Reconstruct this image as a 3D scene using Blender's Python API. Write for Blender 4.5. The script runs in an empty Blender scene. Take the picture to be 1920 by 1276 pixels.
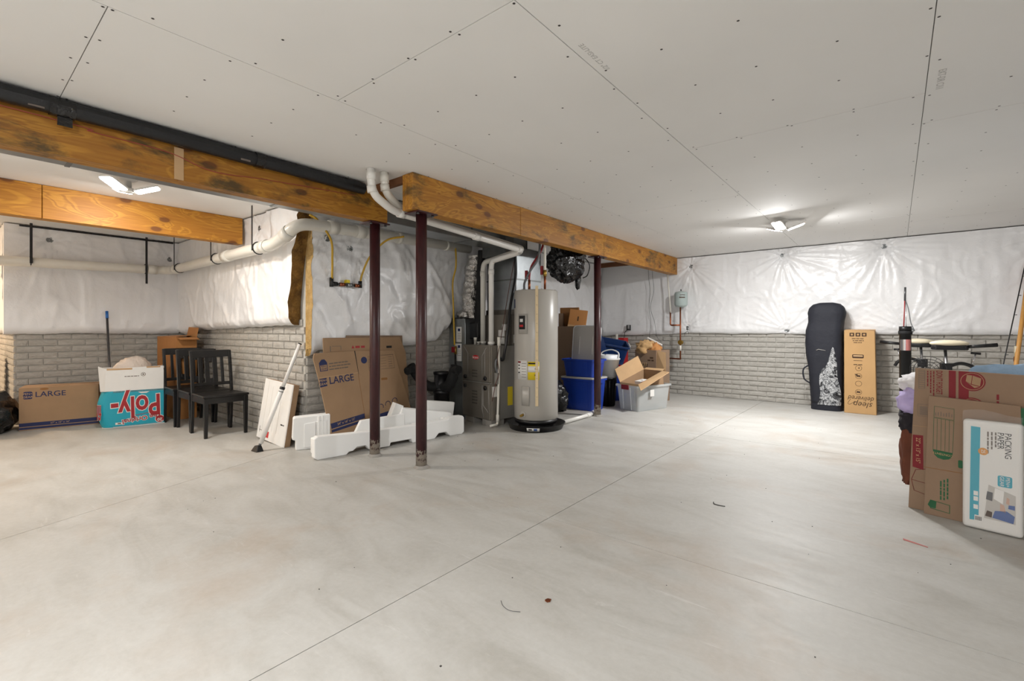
import bpy, bmesh, math, random
from mathutils import Vector, Matrix, Euler, noise
R = math.radians
PI = math.pi
scene = bpy.context.scene
COL = scene.collection

# ------------------------------------------------------------------ camera
YAW = math.atan(719 / 880.0)
cam_data = bpy.data.cameras.new('camera')
cam_data.sensor_width = 36.0
cam_data.lens = 36.0 * 880 / 1920
cam_data.shift_y = -21.0 / 1920
cam_data.clip_start = 0.02
cam = bpy.data.objects.new('camera', cam_data)
cam.location = (0, 0, 1.12)
cam.rotation_euler = (PI / 2, 0, YAW)
COL.objects.link(cam)
scene.camera = cam

# ------------------------------------------------------------------ world, exposure
world = bpy.data.worlds.new('world')
scene.world = world
world.use_nodes = True
world.node_tree.nodes['Background'].inputs[0].default_value = (0.9, 0.95, 1.0, 1)
world.node_tree.nodes['Background'].inputs[1].default_value = 0.15
scene.view_settings.view_transform = 'Standard'
scene.view_settings.look = 'None'
scene.view_settings.gamma = 1.0
scene.view_settings.use_curve_mapping = False
scene.view_settings.exposure = 0.76
scene.cycles.max_bounces = 7
scene.cycles.glossy_bounces = 3
scene.cycles.caustics_reflective = False
scene.cycles.caustics_refractive = False
scene.cycles.adaptive_threshold = 0.025
LAMP_POWER = 62.0          # watts of each LED ceiling lamp
# lamp: x, y, turn, power factor, colour, label
LAMPS = [
    (-0.98, 6.02, R(20), 1.0, (1.0, 0.995, 0.985), 'white winged LED lamp on the ceiling near the back wall'),
    (-4.83, 0.98, R(65), 0.34, (1.0, 0.93, 0.85), 'glaring three-winged LED lamp between the two left beams'),
    (-0.6, -1.2, R(10), 1.45, (1.0, 0.995, 0.985), 'winged LED ceiling lamp just behind the viewer'),
    (-5.6, -1.9, R(40), 0.65, (1.0, 0.95, 0.88), 'unseen winged LED lamp added as fill light behind the viewer to the left'),  # unseen lamp, added to give the room more light from the left rear
    (-9.1, -0.9, R(40), 0.8, (1.0, 0.72, 0.46), 'warm winged ceiling lamp in the far left bay'),
]
CEIL = 2.347

# ------------------------------------------------------------------ materials
def lin(c):
    return tuple(((x / 255.0) / 12.92 if x / 255.0 <= 0.04045 else ((x / 255.0 + 0.055) / 1.055) ** 2.4) for x in c) + (1.0,)

MATS = {}
class N:
    def __init__(s, name):
        s.m = bpy.data.materials.new(name); s.m.use_nodes = True
        s.t = s.m.node_tree; s.b = s.t.nodes['Principled BSDF']
        s.co = None
    def n(s, typ, **kw):
        nd = s.t.nodes.new(typ)
        for k, v in kw.items(): setattr(nd, k, v)
        return nd
    def l(s, a, b): s.t.links.new(a, b)
    def coord(s, scale=(1, 1, 1), kind='Object', loc=(0, 0, 0), rot=(0, 0, 0)):
        tc = s.n('ShaderNodeTexCoord'); mp = s.n('ShaderNodeMapping')
        mp.inputs['Scale'].default_value = scale; mp.inputs['Location'].default_value = loc; mp.inputs['Rotation'].default_value = rot
        s.l(tc.outputs[kind], mp.inputs[0]); return mp.outputs[0]
    def noise(s, vec, scale, detail=4, rough=0.55, dist=0.0):
        nd = s.n('ShaderNodeTexNoise'); nd.inputs['Scale'].default_value = scale; nd.inputs['Detail'].default_value = detail
        nd.inputs['Roughness'].default_value = rough; nd.inputs['Distortion'].default_value = dist
        s.l(vec, nd.inputs['Vector']); return nd.outputs[0]
    def ramp(s, fac, stops):
        r = s.n('ShaderNodeValToRGB'); e = r.color_ramp.elements
        while len(e) < len(stops): e.new(0.5)
        for i, (p, c) in enumerate(stops):
            e[i].position = p; e[i].color = c if len(c) == 4 else tuple(c) + (1,)
        s.l(fac, r.inputs[0]); return r.outputs[0]
    def mix(s, fac, a, b, mode='MIX'):
        m = s.n('ShaderNodeMix'); m.data_type = 'RGBA'; m.blend_type = mode
        for sock, v in ((0, fac), (6, a), (7, b)):
            if hasattr(v, 'is_output'): s.l(v, m.inputs[sock])
            else: m.inputs[sock].default_value = v
        return m.outputs[2]
    def bump(s, h, strength, dist=0.01, prev=None):
        b = s.n('ShaderNodeBump'); b.inputs['Strength'].default_value = strength; b.inputs['Distance'].default_value = dist
        s.l(h, b.inputs['Height'])
        if prev: s.l(prev, b.inputs['Normal'])
        return b.outputs[0]
    def done(s, col=None, normal=None, rough=None):
        if col is not None:
            if hasattr(col, 'is_output'): s.l(col, s.b.inputs['Base Color'])
            else: s.b.inputs['Base Color'].default_value = col
        if normal is not None: s.l(normal, s.b.inputs['Normal'])
        if rough is not None:
            if hasattr(rough, 'is_output'): s.l(rough, s.b.inputs['Roughness'])
            else: s.b.inputs['Roughness'].default_value = rough
        MATS[s.m.name] = s.m
        return s.m

def plain(name, rgb, rough=0.6, metal=0.0, var=0.0, vscale=6.0, bump=0.0, bscale=40.0, bdist=0.004, spec=None, stretch=(1, 1, 1), trans=0.0, alpha=1.0, coat=0.0):
    q = N(name); c = lin(rgb); nrm = None; col = c
    if var or bump:
        v = q.coord(stretch)
    if var:
        f = q.noise(v, vscale, 5, 0.6)
        d = tuple(max(0, x * (1 - var)) for x in c[:3]) + (1,); u = tuple(min(1, x * (1 + var)) for x in c[:3]) + (1,)
        col = q.ramp(f, [(0.3, d), (0.7, u)])
    if bump:
        nrm = q.bump(q.noise(v, bscale, 4, 0.6), bump, bdist)
    q.b.inputs['Metallic'].default_value = metal
    if spec is not None: q.b.inputs['Specular IOR Level'].default_value = spec
    if trans: q.b.inputs['Transmission Weight'].default_value = trans
    if alpha < 1: q.b.inputs['Alpha'].default_value = alpha
    if coat: q.b.inputs['Coat Weight'].default_value = coat; q.b.inputs['Coat Roughness'].default_value = 0.15
    return q.done(col, nrm, rough)

def glow(name, rgb, strength):
    q = N(name); q.b.inputs['Emission Color'].default_value = lin(rgb); q.b.inputs['Emission Strength'].default_value = strength
    return q.done(lin(rgb), None, 0.5)

def mat_concrete():
    q = N('floor_concrete'); v = q.coord((1, 1, 1)); v2 = q.coord((0.55, 1.5, 1), rot=(0, 0, R(35)))
    a = q.noise(v, 0.9, 6, 0.6, 0.6); b = q.noise(v2, 2.6, 8, 0.68, 1.2); c = q.noise(v, 34, 5, 0.7)
    col = q.ramp(a, [(0.25, lin((166, 163, 157))), (0.5, lin((180, 178, 173))), (0.78, lin((190, 189, 185)))])
    col = q.mix(0.55, col, q.ramp(b, [(0.3, lin((154, 150, 142))), (0.52, lin((181, 179, 174))), (0.75, lin((197, 196, 193)))]))
    # rusty smears and pale trowel marks with shapes of their own
    st = q.noise(q.coord((0.8, 0.8, 1), loc=(3.1, 1.7, 0)), 1.3, 5, 0.6, 0.4)
    fac = q.ramp(st, [(0.54, (0, 0, 0)), (0.70, (0.6, 0.6, 0.6))])
    col = q.mix(fac, col, lin((168, 152, 136)))
    pt = q.noise(q.coord((0.9, 5.5, 1), rot=(0, 0, R(-50))), 2.4, 6, 0.7, 1.0)
    fac2 = q.ramp(pt, [(0.63, (0, 0, 0)), (0.72, (0.6, 0.6, 0.6))])
    col = q.mix(fac2, col, lin((204, 203, 200)))
    col = q.mix(0.12, col, q.ramp(c, [(0.3, lin((150, 146, 138))), (0.7, lin((212, 211, 206)))]))
    return q.done(col, q.bump(c, 0.12, 0.003), q.ramp(b, [(0.3, (0.42,) * 3), (0.7, (0.62,) * 3)]))

def mat_drywall():
    q = N('drywall'); v = q.coord((1, 1, 1))
    a = q.noise(v, 0.8, 4, 0.5); b = q.noise(v, 90, 3, 0.6)
    col = q.ramp(a, [(0.3, lin((233, 232, 230))), (0.7, lin((240, 239, 237)))])
    return q.done(col, q.bump(b, 0.05, 0.001), 0.85)

def mat_wood(name, bright=1.0, stain=0.5, seed=0.0):
    q = N(name); loc = (seed, seed * 1.7, seed * 0.6)
    v = q.coord((1.0, 0.22, 1.0), loc=loc); vf = q.coord((1, 0.05, 1), loc=loc)
    big = q.noise(v, 5.0, 3, 0.5, 1.6)
    wv = q.n('ShaderNodeMath', operation='MULTIPLY'); wv.inputs[1].default_value = 26.0; q.l(big, wv.inputs[0])
    sn = q.n('ShaderNodeMath', operation='SINE'); q.l(wv.outputs[0], sn.inputs[0])
    col = q.ramp(sn.outputs[0], [(0.0, lin((162, 104, 26))), (0.35, lin((184, 126, 38))), (0.85, lin((194, 138, 46))), (1.0, lin((152, 96, 24)))])
    # ramp clamps the sine to 0..1, giving plain earlywood between the rings
    fine = q.noise(vf, 60, 4, 0.6)
    col = q.mix(0.35, col, q.ramp(fine, [(0.3, lin((140, 86, 22))), (0.7, lin((204, 150, 58)))]))
    # knots
    vk0 = q.coord((1, 1.9, 3.6), loc=(seed, seed * 3.1, 0.3)); sp = q.n('ShaderNodeSeparateXYZ'); q.l(vk0, sp.inputs[0]); cb_ = q.n('ShaderNodeCombineXYZ'); q.l(sp.outputs[1], cb_.inputs[0]); q.l(sp.outputs[2], cb_.inputs[1])
    vo = q.n('ShaderNodeTexVoronoi', voronoi_dimensions='2D'); vo.inputs['Scale'].default_value = 1.0; q.l(cb_.outputs[0], vo.inputs['Vector'])
    kf = q.ramp(vo.outputs['Distance'], [(0.07, (0.85,) * 3), (0.10, (0.2,) * 3), (0.17, (0, 0, 0))])
    col = q.mix(kf, col, lin((96, 52, 20)))
    # weathered grey-green patches
    sg = q.noise(q.coord((1, 0.9, 2.2), loc=(seed * 2, 4 + seed, 1)), 3.2, 6, 0.65, 0.3)
    sf = q.ramp(sg, [(0.60 - 0.09 * stain, (0, 0, 0)), (0.74 - 0.09 * stain, (min(0.85, stain * 0.85),) * 3)])
    col = q.mix(sf, col, lin((62, 54, 30)))
    if bright != 1.0:
        hs = q.n('ShaderNodeHueSaturation'); hs.inputs['Value'].default_value = bright; q.l(col, hs.inputs['Color']); col = hs.outputs[0]
    return q.done(col, q.bump(fine, 0.15, 0.003), 0.55)

def mat_vinyl():
    q = N('white_vinyl'); v = q.coord((1, 1, 1))
    a = q.noise(v, 14, 5, 0.6, 0.5); b = q.noise(v, 70, 4, 0.6)
    n1 = q.bump(a, 0.35, 0.012); n2 = q.bump(b, 0.25, 0.003, n1)
    q.b.inputs['Specular IOR Level'].default_value = 0.6
    return q.done(lin((240, 240, 241)), n2, 0.28)

def mat_brick():
    q = N('brick_relief'); v = q.coord((0.55, 1, 2.2)); oi = q.n('ShaderNodeObjectInfo')
    vm = q.n('ShaderNodeVectorMath', operation='ADD'); q.l(v, vm.inputs[0])
    cm = q.n('ShaderNodeCombineXYZ'); ml = q.n('ShaderNodeMath', operation='MULTIPLY'); ml.inputs[1].default_value = 37.0
    q.l(oi.outputs['Random'], ml.inputs[0]); q.l(ml.outputs[0], cm.inputs[0]); q.l(ml.outputs[0], cm.inputs[1]); q.l(cm.outputs[0], vm.inputs[1])
    f = q.noise(vm.outputs[0], 26, 5, 0.6, 1.4); g = q.noise(vm.outputs[0], 6, 4, 0.5)
    col = q.ramp(f, [(0.25, lin((152, 148, 141))), (0.55, lin((184, 180, 173))), (0.8, lin((204, 201, 195)))])
    col = q.mix(0.3, col, q.ramp(g, [(0.3, lin((148, 144, 136))), (0.7, lin((190, 187, 180)))]))
    return q.done(col, q.bump(f, 0.45, 0.010), 0.8)

def mat_foil():
    q = N('foil_wrap'); v = q.coord((1, 1, 1)); f = q.noise(v, 22, 4, 0.6, 1.5)
    q.b.inputs['Metallic'].default_value = 0.95
    return q.done(lin((205, 202, 198)), q.bump(f, 0.9, 0.02), 0.22)

def mat_fiberglass(name, dark, light):
    q = N(name); v = q.coord((1, 1, 1)); f = q.noise(v, 30, 7, 0.75, 1.0); g = q.noise(v, 9, 4, 0.6)
    col = q.mix(0.5, q.ramp(f, [(0.3, lin(dark)), (0.7, lin(light))]), q.ramp(g, [(0.35, lin(dark)), (0.65, lin(light))]))
    return q.done(col, q.bump(f, 1.0, 0.03), 0.95)

def mat_camo():
    q = N('foil_print'); v = q.coord((1, 1, 1)); f = q.noise(v, 8, 5, 0.7, 1.6)
    col = q.ramp(f, [(0.40, lin((22, 22, 26))), (0.48, lin((110, 112, 116))), (0.52, lin((220, 222, 224))), (0.58, lin((40, 42, 46))), (0.66, lin((190, 192, 196)))])
    q.b.inputs['Metallic'].default_value = 0.3
    return q.done(col, q.bump(f, 0.5, 0.01), 0.3)

def mat_post():
    q = N('maroon_paint'); v = q.coord((1, 1, 1)); f = q.noise(v, 24, 5, 0.7); g = q.noise(q.coord((6, 6, 1.2)), 5, 4, 0.7)
    col = q.ramp(g, [(0.3, lin((48, 22, 26))), (0.7, lin((70, 32, 34)))])
    # chipped paint, concrete splashed over the foot of the post
    sx = q.n('ShaderNodeSeparateXYZ'); tc = q.n('ShaderNodeTexCoord'); q.l(tc.outputs['Object'], sx.inputs[0])
    mr = q.n('ShaderNodeMapRange'); mr.inputs[1].default_value = 0.02; mr.inputs[2].default_value = 0.30; mr.inputs[3].default_value = 0.30; mr.inputs[4].default_value = -0.14
    q.l(sx.outputs['Z'], mr.inputs[0])
    ad = q.n('ShaderNodeMath', operation='ADD'); q.l(f, ad.inputs[0]); q.l(mr.outputs[0], ad.inputs[1])
    fac = q.ramp(ad.outputs[0], [(0.63, (0, 0, 0)), (0.68, (1, 1, 1))])
    col = q.mix(fac, col, lin((158, 148, 136)))
    return q.done(col, None, 0.38)

mat_concrete(); mat_drywall(); mat_vinyl(); mat_brick(); mat_foil(); mat_camo(); mat_post()
mat_wood('beam_wood_aged', 0.86, 1.0, 3.3); mat_wood('beam_wood_knotty', 0.98, 0.9, 7.9); mat_wood('beam_wood_clean', 1.1, 0.1, 12.4)
mat_fiberglass('fiberglass_yellow', (196, 150, 78), (240, 208, 146)); mat_fiberglass('fiberglass_brown', (84, 56, 20), (186, 138, 66))
plain('groove', (96, 92, 86), 0.9); plain('seam', (120, 117, 113), 0.9); plain('mortar', (184, 181, 174), 0.9, var=0.1, vscale=8, bump=0.3, bscale=30)
plain('screw', (52, 48, 46), 0.6); plain('stamp', (196, 194, 192), 0.9); plain('cable_black', (20, 20, 22), 0.45); plain('strap', (30, 30, 34), 0.6)
plain('sleeve_black', (22, 23, 26), 0.38, bump=0.5, bscale=8, bdist=0.02); plain('pvc', (226, 223, 214), 0.32, var=0.04); plain('pvc_clean', (233, 231, 226), 0.28)
plain('galvanized', (150, 154, 156), 0.36, 0.85, var=0.15, vscale=5, bump=0.08, bscale=12); plain('galvanized_dark', (118, 121, 121), 0.4, 0.8, var=0.15, vscale=4)
plain('furnace_paint', (126, 120, 111), 0.38, 0.35, var=0.05); plain('furnace_dark', (96, 91, 84), 0.42, 0.35); plain('cabinet_grey', (150, 147, 141), 0.4, 0.3, var=0.05)
plain('tank_grey', (178, 174, 167), 0.3, 0.0, spec=0.6); plain('copper', (150, 88, 60), 0.35, 0.9); plain('brass', (170, 140, 70), 0.35, 0.9); plain('chrome', (200, 200, 202), 0.2, 0.95)
plain('card', (158, 128, 98), 0.85, var=0.06, vscale=5, bump=0.06, bscale=60); plain('card_light', (190, 156, 116), 0.85, var=0.05, vscale=5); plain('card_orange', (180, 124, 70), 0.8, var=0.06, vscale=4)
plain('card_dull', (140, 116, 95), 0.85, var=0.06, vscale=5, bump=0.05, bscale=60); plain('card_inner', (142, 98, 56), 0.9, var=0.06)
plain('card_tan', (184, 146, 98), 0.75, var=0.04, vscale=4)
plain('white_print', (228, 227, 224), 0.6, var=0.03); plain('white_paper', (222, 220, 216), 0.55); plain('teal_print', (22, 156, 178), 0.45); plain('red_print', (160, 26, 34), 0.45)
plain('maroon_print', (120, 26, 34), 0.75); plain('green_print', (36, 92, 58), 0.75); plain('navy_print', (34, 42, 84), 0.75); plain('black_print', (30, 28, 28), 0.75); plain('grey_print', (110, 100, 92), 0.8)
plain('brown_print', (70, 48, 30), 0.8); plain('yellow_print', (232, 206, 40), 0.5); plain('orange_print', (206, 140, 50), 0.5); plain('blue_print', (60, 90, 150), 0.5)
plain('black_paint', (9, 8, 9), 0.42); plain('black_plastic', (18, 18, 20), 0.4); plain('black_matte', (20, 20, 21), 0.8, bump=0.3, bscale=60)
plain('bag_black', (14, 14, 16), 0.22, bump=0.8, bscale=9, bdist=0.03, spec=0.6); plain('bag_olive', (70, 72, 58), 0.6, bump=0.5, bscale=8, bdist=0.02)
plain('foam', (240, 240, 238), 0.7, bump=0.08, bscale=160, bdist=0.002); plain('fabric_navy', (26, 28, 38), 0.75, bump=0.45, bscale=14, bdist=0.012)
plain('tote_blue', (28, 62, 160), 0.35); plain('tote_navy', (14, 44, 92), 0.35); plain('lid_grey', (186, 182, 176), 0.5); plain('bucket_white', (216, 216, 214), 0.4); plain('lid_white', (228, 230, 232), 0.4)
plain('clear_plastic', (214, 218, 218), 0.22, alpha=0.42); plain('clear_film', (230, 232, 234), 0.12, alpha=0.10, bump=0.8, bscale=18, bdist=0.02)
plain('cream_plastic', (226, 214, 186), 0.4); plain('fiberfill', (226, 212, 200), 0.5, bump=0.8, bscale=10, bdist=0.03, alpha=0.9)
plain('gas_yellow', (196, 156, 40), 0.4); plain('pex_red', (140, 30, 34), 0.4); plain('pex_grey', (112, 114, 116), 0.4); plain('valve_red', (130, 22, 28), 0.4); plain('wire_brown', (84, 44, 34), 0.6); plain('wire_red', (160, 70, 60), 0.6)
plain('wood_pale', (226, 204, 164), 0.6, var=0.06, vscale=20); plain('wood_handle', (206, 150, 78), 0.5, var=0.08, vscale=10, stretch=(8, 8, 0.6)); plain('tank_pale', (176, 190, 188), 0.4)
plain('blue_cap', (40, 110, 190), 0.4); plain('steel_grey', (86, 86, 88), 0.35, 0.6); plain('block_grey', (150, 146, 140), 0.9, bump=0.3, bscale=50)
plain('denim', (150, 178, 206), 0.9, var=0.25, vscale=7, bump=0.4, bscale=60); plain('cloth_white', (228, 226, 228), 0.9, bump=0.3, bscale=40); plain('cloth_lilac', (190, 176, 222), 0.9, var=0.15); plain('cloth_dark', (34, 30, 36), 0.9); plain('cloth_brown', (104, 58, 40), 0.9, var=0.2)
plain('paper_brown', (186, 150, 104), 0.9, var=0.2, vscale=12); plain('cloth_pink', (176, 120, 116), 0.9, var=0.15, vscale=6); plain('lead_white', (232, 230, 226), 0.6); plain('pink_scrap', (190, 120, 116), 0.8)
plain('skin_print', (196, 160, 140), 0.5); plain('label_white', (224, 222, 218), 0.5); plain('red_badge', (190, 34, 40), 0.4); plain('door_joist', (110, 70, 40), 0.8)
glow('lamp_glow', (255, 252, 245), 14.0)

# ------------------------------------------------------------------ mesh helpers
class MB:
    def __init__(s): s.v = []; s.f = []; s.smooth = []
    def add(s, vs, fs, smooth=False, M=None):
        o = len(s.v)
        s.v += [tuple(M @ Vector(p)) if M is not None else tuple(p) for p in vs]
        s.f += [tuple(i + o for i in f) for f in fs]; s.smooth += [smooth] * len(fs)
        return s
    def box(s, x0, x1, y0, y1, z0, z1, M=None):
        vs = [(x, y, z) for z in (z0, z1) for y in (y0, y1) for x in (x0, x1)]
        fs = [(0, 2, 3, 1), (4, 5, 7, 6), (0, 1, 5, 4), (2, 6, 7, 3), (0, 4, 6, 2), (1, 3, 7, 5)]
        return s.add(vs, fs, False, M)
    def hexa(s, p):
        """eight corners: bottom ring of four counter-clockwise, then the top ring"""
        return s.add(p, [(3, 2, 1, 0), (4, 5, 6, 7), (0, 1, 5, 4), (1, 2, 6, 5), (2, 3, 7, 6), (3, 0, 4, 7)])
    def prism(s, poly, a, b, axis='y', M=None):
        """polygon in the two other axes, counter-clockwise, extruded from a to b along axis"""
        n = len(poly)
        def P(p, h): return {'y': (p[0], h, p[1]), 'z': (p[0], p[1], h), 'x': (h, p[0], p[1])}[axis]
        vs = [P(p, a) for p in poly] + [P(p, b) for p in poly]
        fs = [tuple(range(n)), tuple(range(2 * n - 1, n - 1, -1))] + [(i, i + n, (i + 1) % n + n, (i + 1) % n) for i in range(n)]
        return s.add(vs, fs, False, M)
    def tube(s, pts, r, seg=12, caps=True, smooth=True):
        pts = [Vector(p) for p in pts]; n = len(pts); rs = r if isinstance(r, (list, tuple)) else [r] * n
        vs = []; fs = []; up = None
        for i, p in enumerate(pts):
            if i == 0: t = pts[1] - p
            elif i == n - 1: t = p - pts[i - 1]
            else: t = (pts[i + 1] - p).normalized() + (p - pts[i - 1]).normalized()
            t = t.normalized() if t.length > 1e-9 else Vector((0, 0, 1))
            if up is None:
                up = Vector((0, 0, 1)) if abs(t.z) < 0.9 else Vector((1, 0, 0))
            a = (up - t * up.dot(t)); a = a.normalized() if a.length > 1e-6 else t.orthogonal().normalized()
            b = t.cross(a); up = a
            for k in range(seg):
                an = 2 * PI * k / seg; vs.append(p + (a * math.cos(an) + b * math.sin(an)) * rs[i])
        for i in range(n - 1):
            for k in range(seg):
                k2 = (k + 1) % seg; fs.append((i * seg + k, i * seg + k2, (i + 1) * seg + k2, (i + 1) * seg + k))
        s.add(vs, fs, smooth)
        if caps:
            o = len(s.v) - len(vs)
            s.f += [tuple(o + k for k in range(seg - 1, -1, -1)), tuple(o + (n - 1) * seg + k for k in range(seg))]; s.smooth += [False, False]
        return s
    def lathe(s, prof, seg=32, M=None, smooth=True):
        vs = []; fs = []; n = len(prof)
        for r, z in prof:
            for k in range(seg):
                a = 2 * PI * k / seg; vs.append((r * math.cos(a), r * math.sin(a), z))
        for i in range(n - 1):
            for k in range(seg):
                k2 = (k + 1) % seg; fs.append((i * seg + k, i * seg + k2, (i + 1) * seg + k2, (i + 1) * seg + k))
        fs.append(tuple(range(seg - 1, -1, -1))); fs.append(tuple((n - 1) * seg + k for k in range(seg)))
        return s.add(vs, fs, smooth, M)
    def grid(s, fn, nu, nv, smooth=True, flip=False):
        vs = [fn(i / nu, j / nv) for j in range(nv + 1) for i in range(nu + 1)]
        fs = []
        for j in range(nv):
            for i in range(nu):
                a = j * (nu + 1) + i; q = (a, a + 1, a + nu + 2, a + nu + 1); fs.append(q[::-1] if flip else q)
        return s.add(vs, fs, smooth)
    def mesh(s, name):
        m = bpy.data.meshes.new(name); m.from_pydata(s.v, [], s.f); m.update()
        m.polygons.foreach_set('use_smooth', s.smooth); return m

def link(o): COL.objects.link(o); return o
def obj(name, mb, mat, parent=None, bevel=0.0, seg=2, loc=None, rot=None, label=None, kind=None, solid=0.0, autosmooth=False):
    me = mb.mesh(name) if isinstance(mb, MB) else mb
    o = bpy.data.objects.new(name, me)
    if mat is not None and not me.materials: me.materials.append(MATS[mat])
    link(o)
    if parent is not None: o.parent = parent
    if loc is not None: o.location = loc
    if rot is not None: o.rotation_euler = rot
    if solid:
        so = o.modifiers.new('thickness', 'SOLIDIFY'); so.thickness = solid; so.offset = 0
    if bevel:
        b = o.modifiers.new('bevel', 'BEVEL'); b.width = bevel; b.segments = seg; b.limit_method = 'ANGLE'; b.angle_limit = R(40)
    if label: o['label'] = label
    if kind: o['kind'] = kind
    return o
def tag(o, label, cat, group=None, kind=None):
    o['label'] = label; o['category'] = cat
    if group: o['group'] = group
    if kind: o['kind'] = kind
    return o
def thing(name, label, cat, loc=(0, 0, 0), rz=0.0, group=None):
    o = link(bpy.data.objects.new(name, None)); o.empty_display_size = 0.1
    o.location = loc; o.rotation_euler = (0, 0, rz)
    return tag(o, label, cat, group)
def dup(root, loc, rz, label=None):
    r = link(root.copy()); r.location = loc; r.rotation_euler = (0, 0, rz)
    if label: r['label'] = label
    for ch in list(root.children):
        c = link(ch.copy()); c.parent = r
        for g in list(ch.children):
            d = link(g.copy()); d.parent = c
    return r
def bez(pts, n=10):
    """smooth polyline through the points (Catmull-Rom)"""
    P = [Vector(p) for p in pts]; P = [P[0] * 2 - P[1]] + P + [P[-1] * 2 - P[-2]]; out = []
    for i in range(1, len(P) - 2):
        for k in range(n):
            t = k / n; a, b, c, d = P[i - 1:i + 3]
            out.append(0.5 * ((2 * b) + (c - a) * t + (2 * a - 5 * b + 4 * c - d) * t * t + (3 * b - a - 3 * c + d) * t ** 3))
    out.append(P[-2]); return out
def round_path(pts, rad, n=6):
    """polyline with its corners rounded"""
    P = [Vector(p) for p in pts]; out = [P[0]]
    for i in range(1, len(P) - 1):
        a = (P[i - 1] - P[i]); b = (P[i + 1] - P[i]); r = min(rad, a.length * 0.49, b.length * 0.49)
        A = P[i] + a.normalized() * r; B = P[i] + b.normalized() * r
        for k in range(n + 1):
            t = k / n; out.append((1 - t) ** 2 * A + 2 * t * (1 - t) * P[i] + t * t * B)
    out.append(P[-1]); return out
FRONT = (PI / 2, 0, 0)      # text on a face whose outward normal is local -Y
RIGHT = (PI / 2, 0, PI / 2)  # ... local +X
UP = (0, 0, 0)
def text(s, size, mat, parent, loc, rot=FRONT, roll=0.0, ext=0.0004, offset=0.0, align='CENTER', sx=1.0, shear=0.0, name='lettering', vertical='CENTER'):
    cu = bpy.data.curves.new(name, 'FONT'); cu.body = s; cu.size = size; cu.align_x = align; cu.align_y = vertical
    cu.extrude = ext; cu.offset = offset; cu.shear = shear; cu.resolution_u = 3
    t = bpy.data.objects.new(name, cu); COL.objects.link(t)
    dg = bpy.context.evaluated_depsgraph_get(); me = bpy.data.meshes.new_from_object(t.evaluated_get(dg))
    bpy.data.objects.remove(t); bpy.data.curves.remove(cu)
    me.materials.clear(); me.materials.append(MATS[mat]); me.name = name
    o = bpy.data.objects.new(name, me); link(o); o.parent = parent
    o.matrix_local = Matrix.Translation(loc) @ Euler(rot).to_matrix().to_4x4() @ Matrix.Rotation(roll, 4, 'Z') @ Matrix.Diagonal((sx, 1, 1, 1))
    return o
def decal(name, parent, mat, poly, y, t=0.0008):
    """flat print on a face with outward normal -Y at local y; polygon in (x, z)"""
    return obj(name, MB().prism(poly, y - t, y), mat, parent)
def rect(x0, x1, z0, z1): return [(x0, z0), (x1, z0), (x1, z1), (x0, z1)]
def disc(cx, cz, r, n=24, sx=1.0): return [(cx + r * sx * math.cos(2 * PI * k / n), cz + r * math.sin(2 * PI * k / n)) for k in range(n)]
def rrect(x0, x1, z0, z1, r, n=4):
    out = []
    for cx, cz, a0 in ((x1 - r, z0 + r, -90), (x1 - r, z1 - r, 0), (x0 + r, z1 - r, 90), (x0 + r, z0 + r, 180)):
        for k in range(n + 1):
            a = R(a0 + 90 * k / n); out.append((cx + r * math.cos(a), cz + r * math.sin(a)))
    return out
def ring(mb, poly_out, poly_in, y0, y1):
    n = len(poly_out)
    vs = [(p[0], y, p[1]) for y in (y0, y1) for P in (poly_out, poly_in) for p in P]
    fs = []
    for i in range(n):
        j = (i + 1) % n
        fs += [(i, j, n + j, n + i), (2 * n + i, 3 * n + i, 3 * n + j, 2 * n + j), (i, 2 * n + i, 2 * n + j, j), (n + i, n + j, 3 * n + j, 3 * n + i)]
    return mb.add(vs, fs)
def outline(name, parent, mat, poly, y, w=0.002, t=0.0008):
    c = (sum(p[0] for p in poly) / len(poly), sum(p[1] for p in poly) / len(poly))
    inn = []
    for p in poly:
        dx, dz = c[0] - p[0], c[1] - p[1]; inn.append((p[0] + (w if dx > 1e-6 else -w if dx < -1e-6 else 0), p[1] + (w if dz > 1e-6 else -w if dz < -1e-6 else 0)))
    return obj(name, ring(MB(), poly, inn, y - t, y), mat, parent)
def fine_print(parent, mat, x, z, length, h, y, vertical=False, seed=1, slope=0.0):
    """a line of print too small to read: short dashes, starting at (x, z), along +x or downwards"""
    rn = random.Random(seed); m = MB(); p = 0.0
    while p < length - h:
        w = min(rn.uniform(1.5, 5.0) * h, length - p)
        if vertical: m.prism(rect(x - h / 2, x + h / 2, z - p - w, z - p), y - 0.0008, y)
        else: m.prism([(x + p, z - h / 2 + slope * p), (x + p + w, z - h / 2 + slope * (p + w)), (x + p + w, z + h / 2 + slope * (p + w)), (x + p, z + h / 2 + slope * p)], y - 0.0008, y)
        p += w + 0.7 * h
    return obj('fine_print', m, mat, parent, kind='stuff')
def fbm(p, o=4): return noise.fractal(Vector(p), 1.0, 2.0, o)
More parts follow.
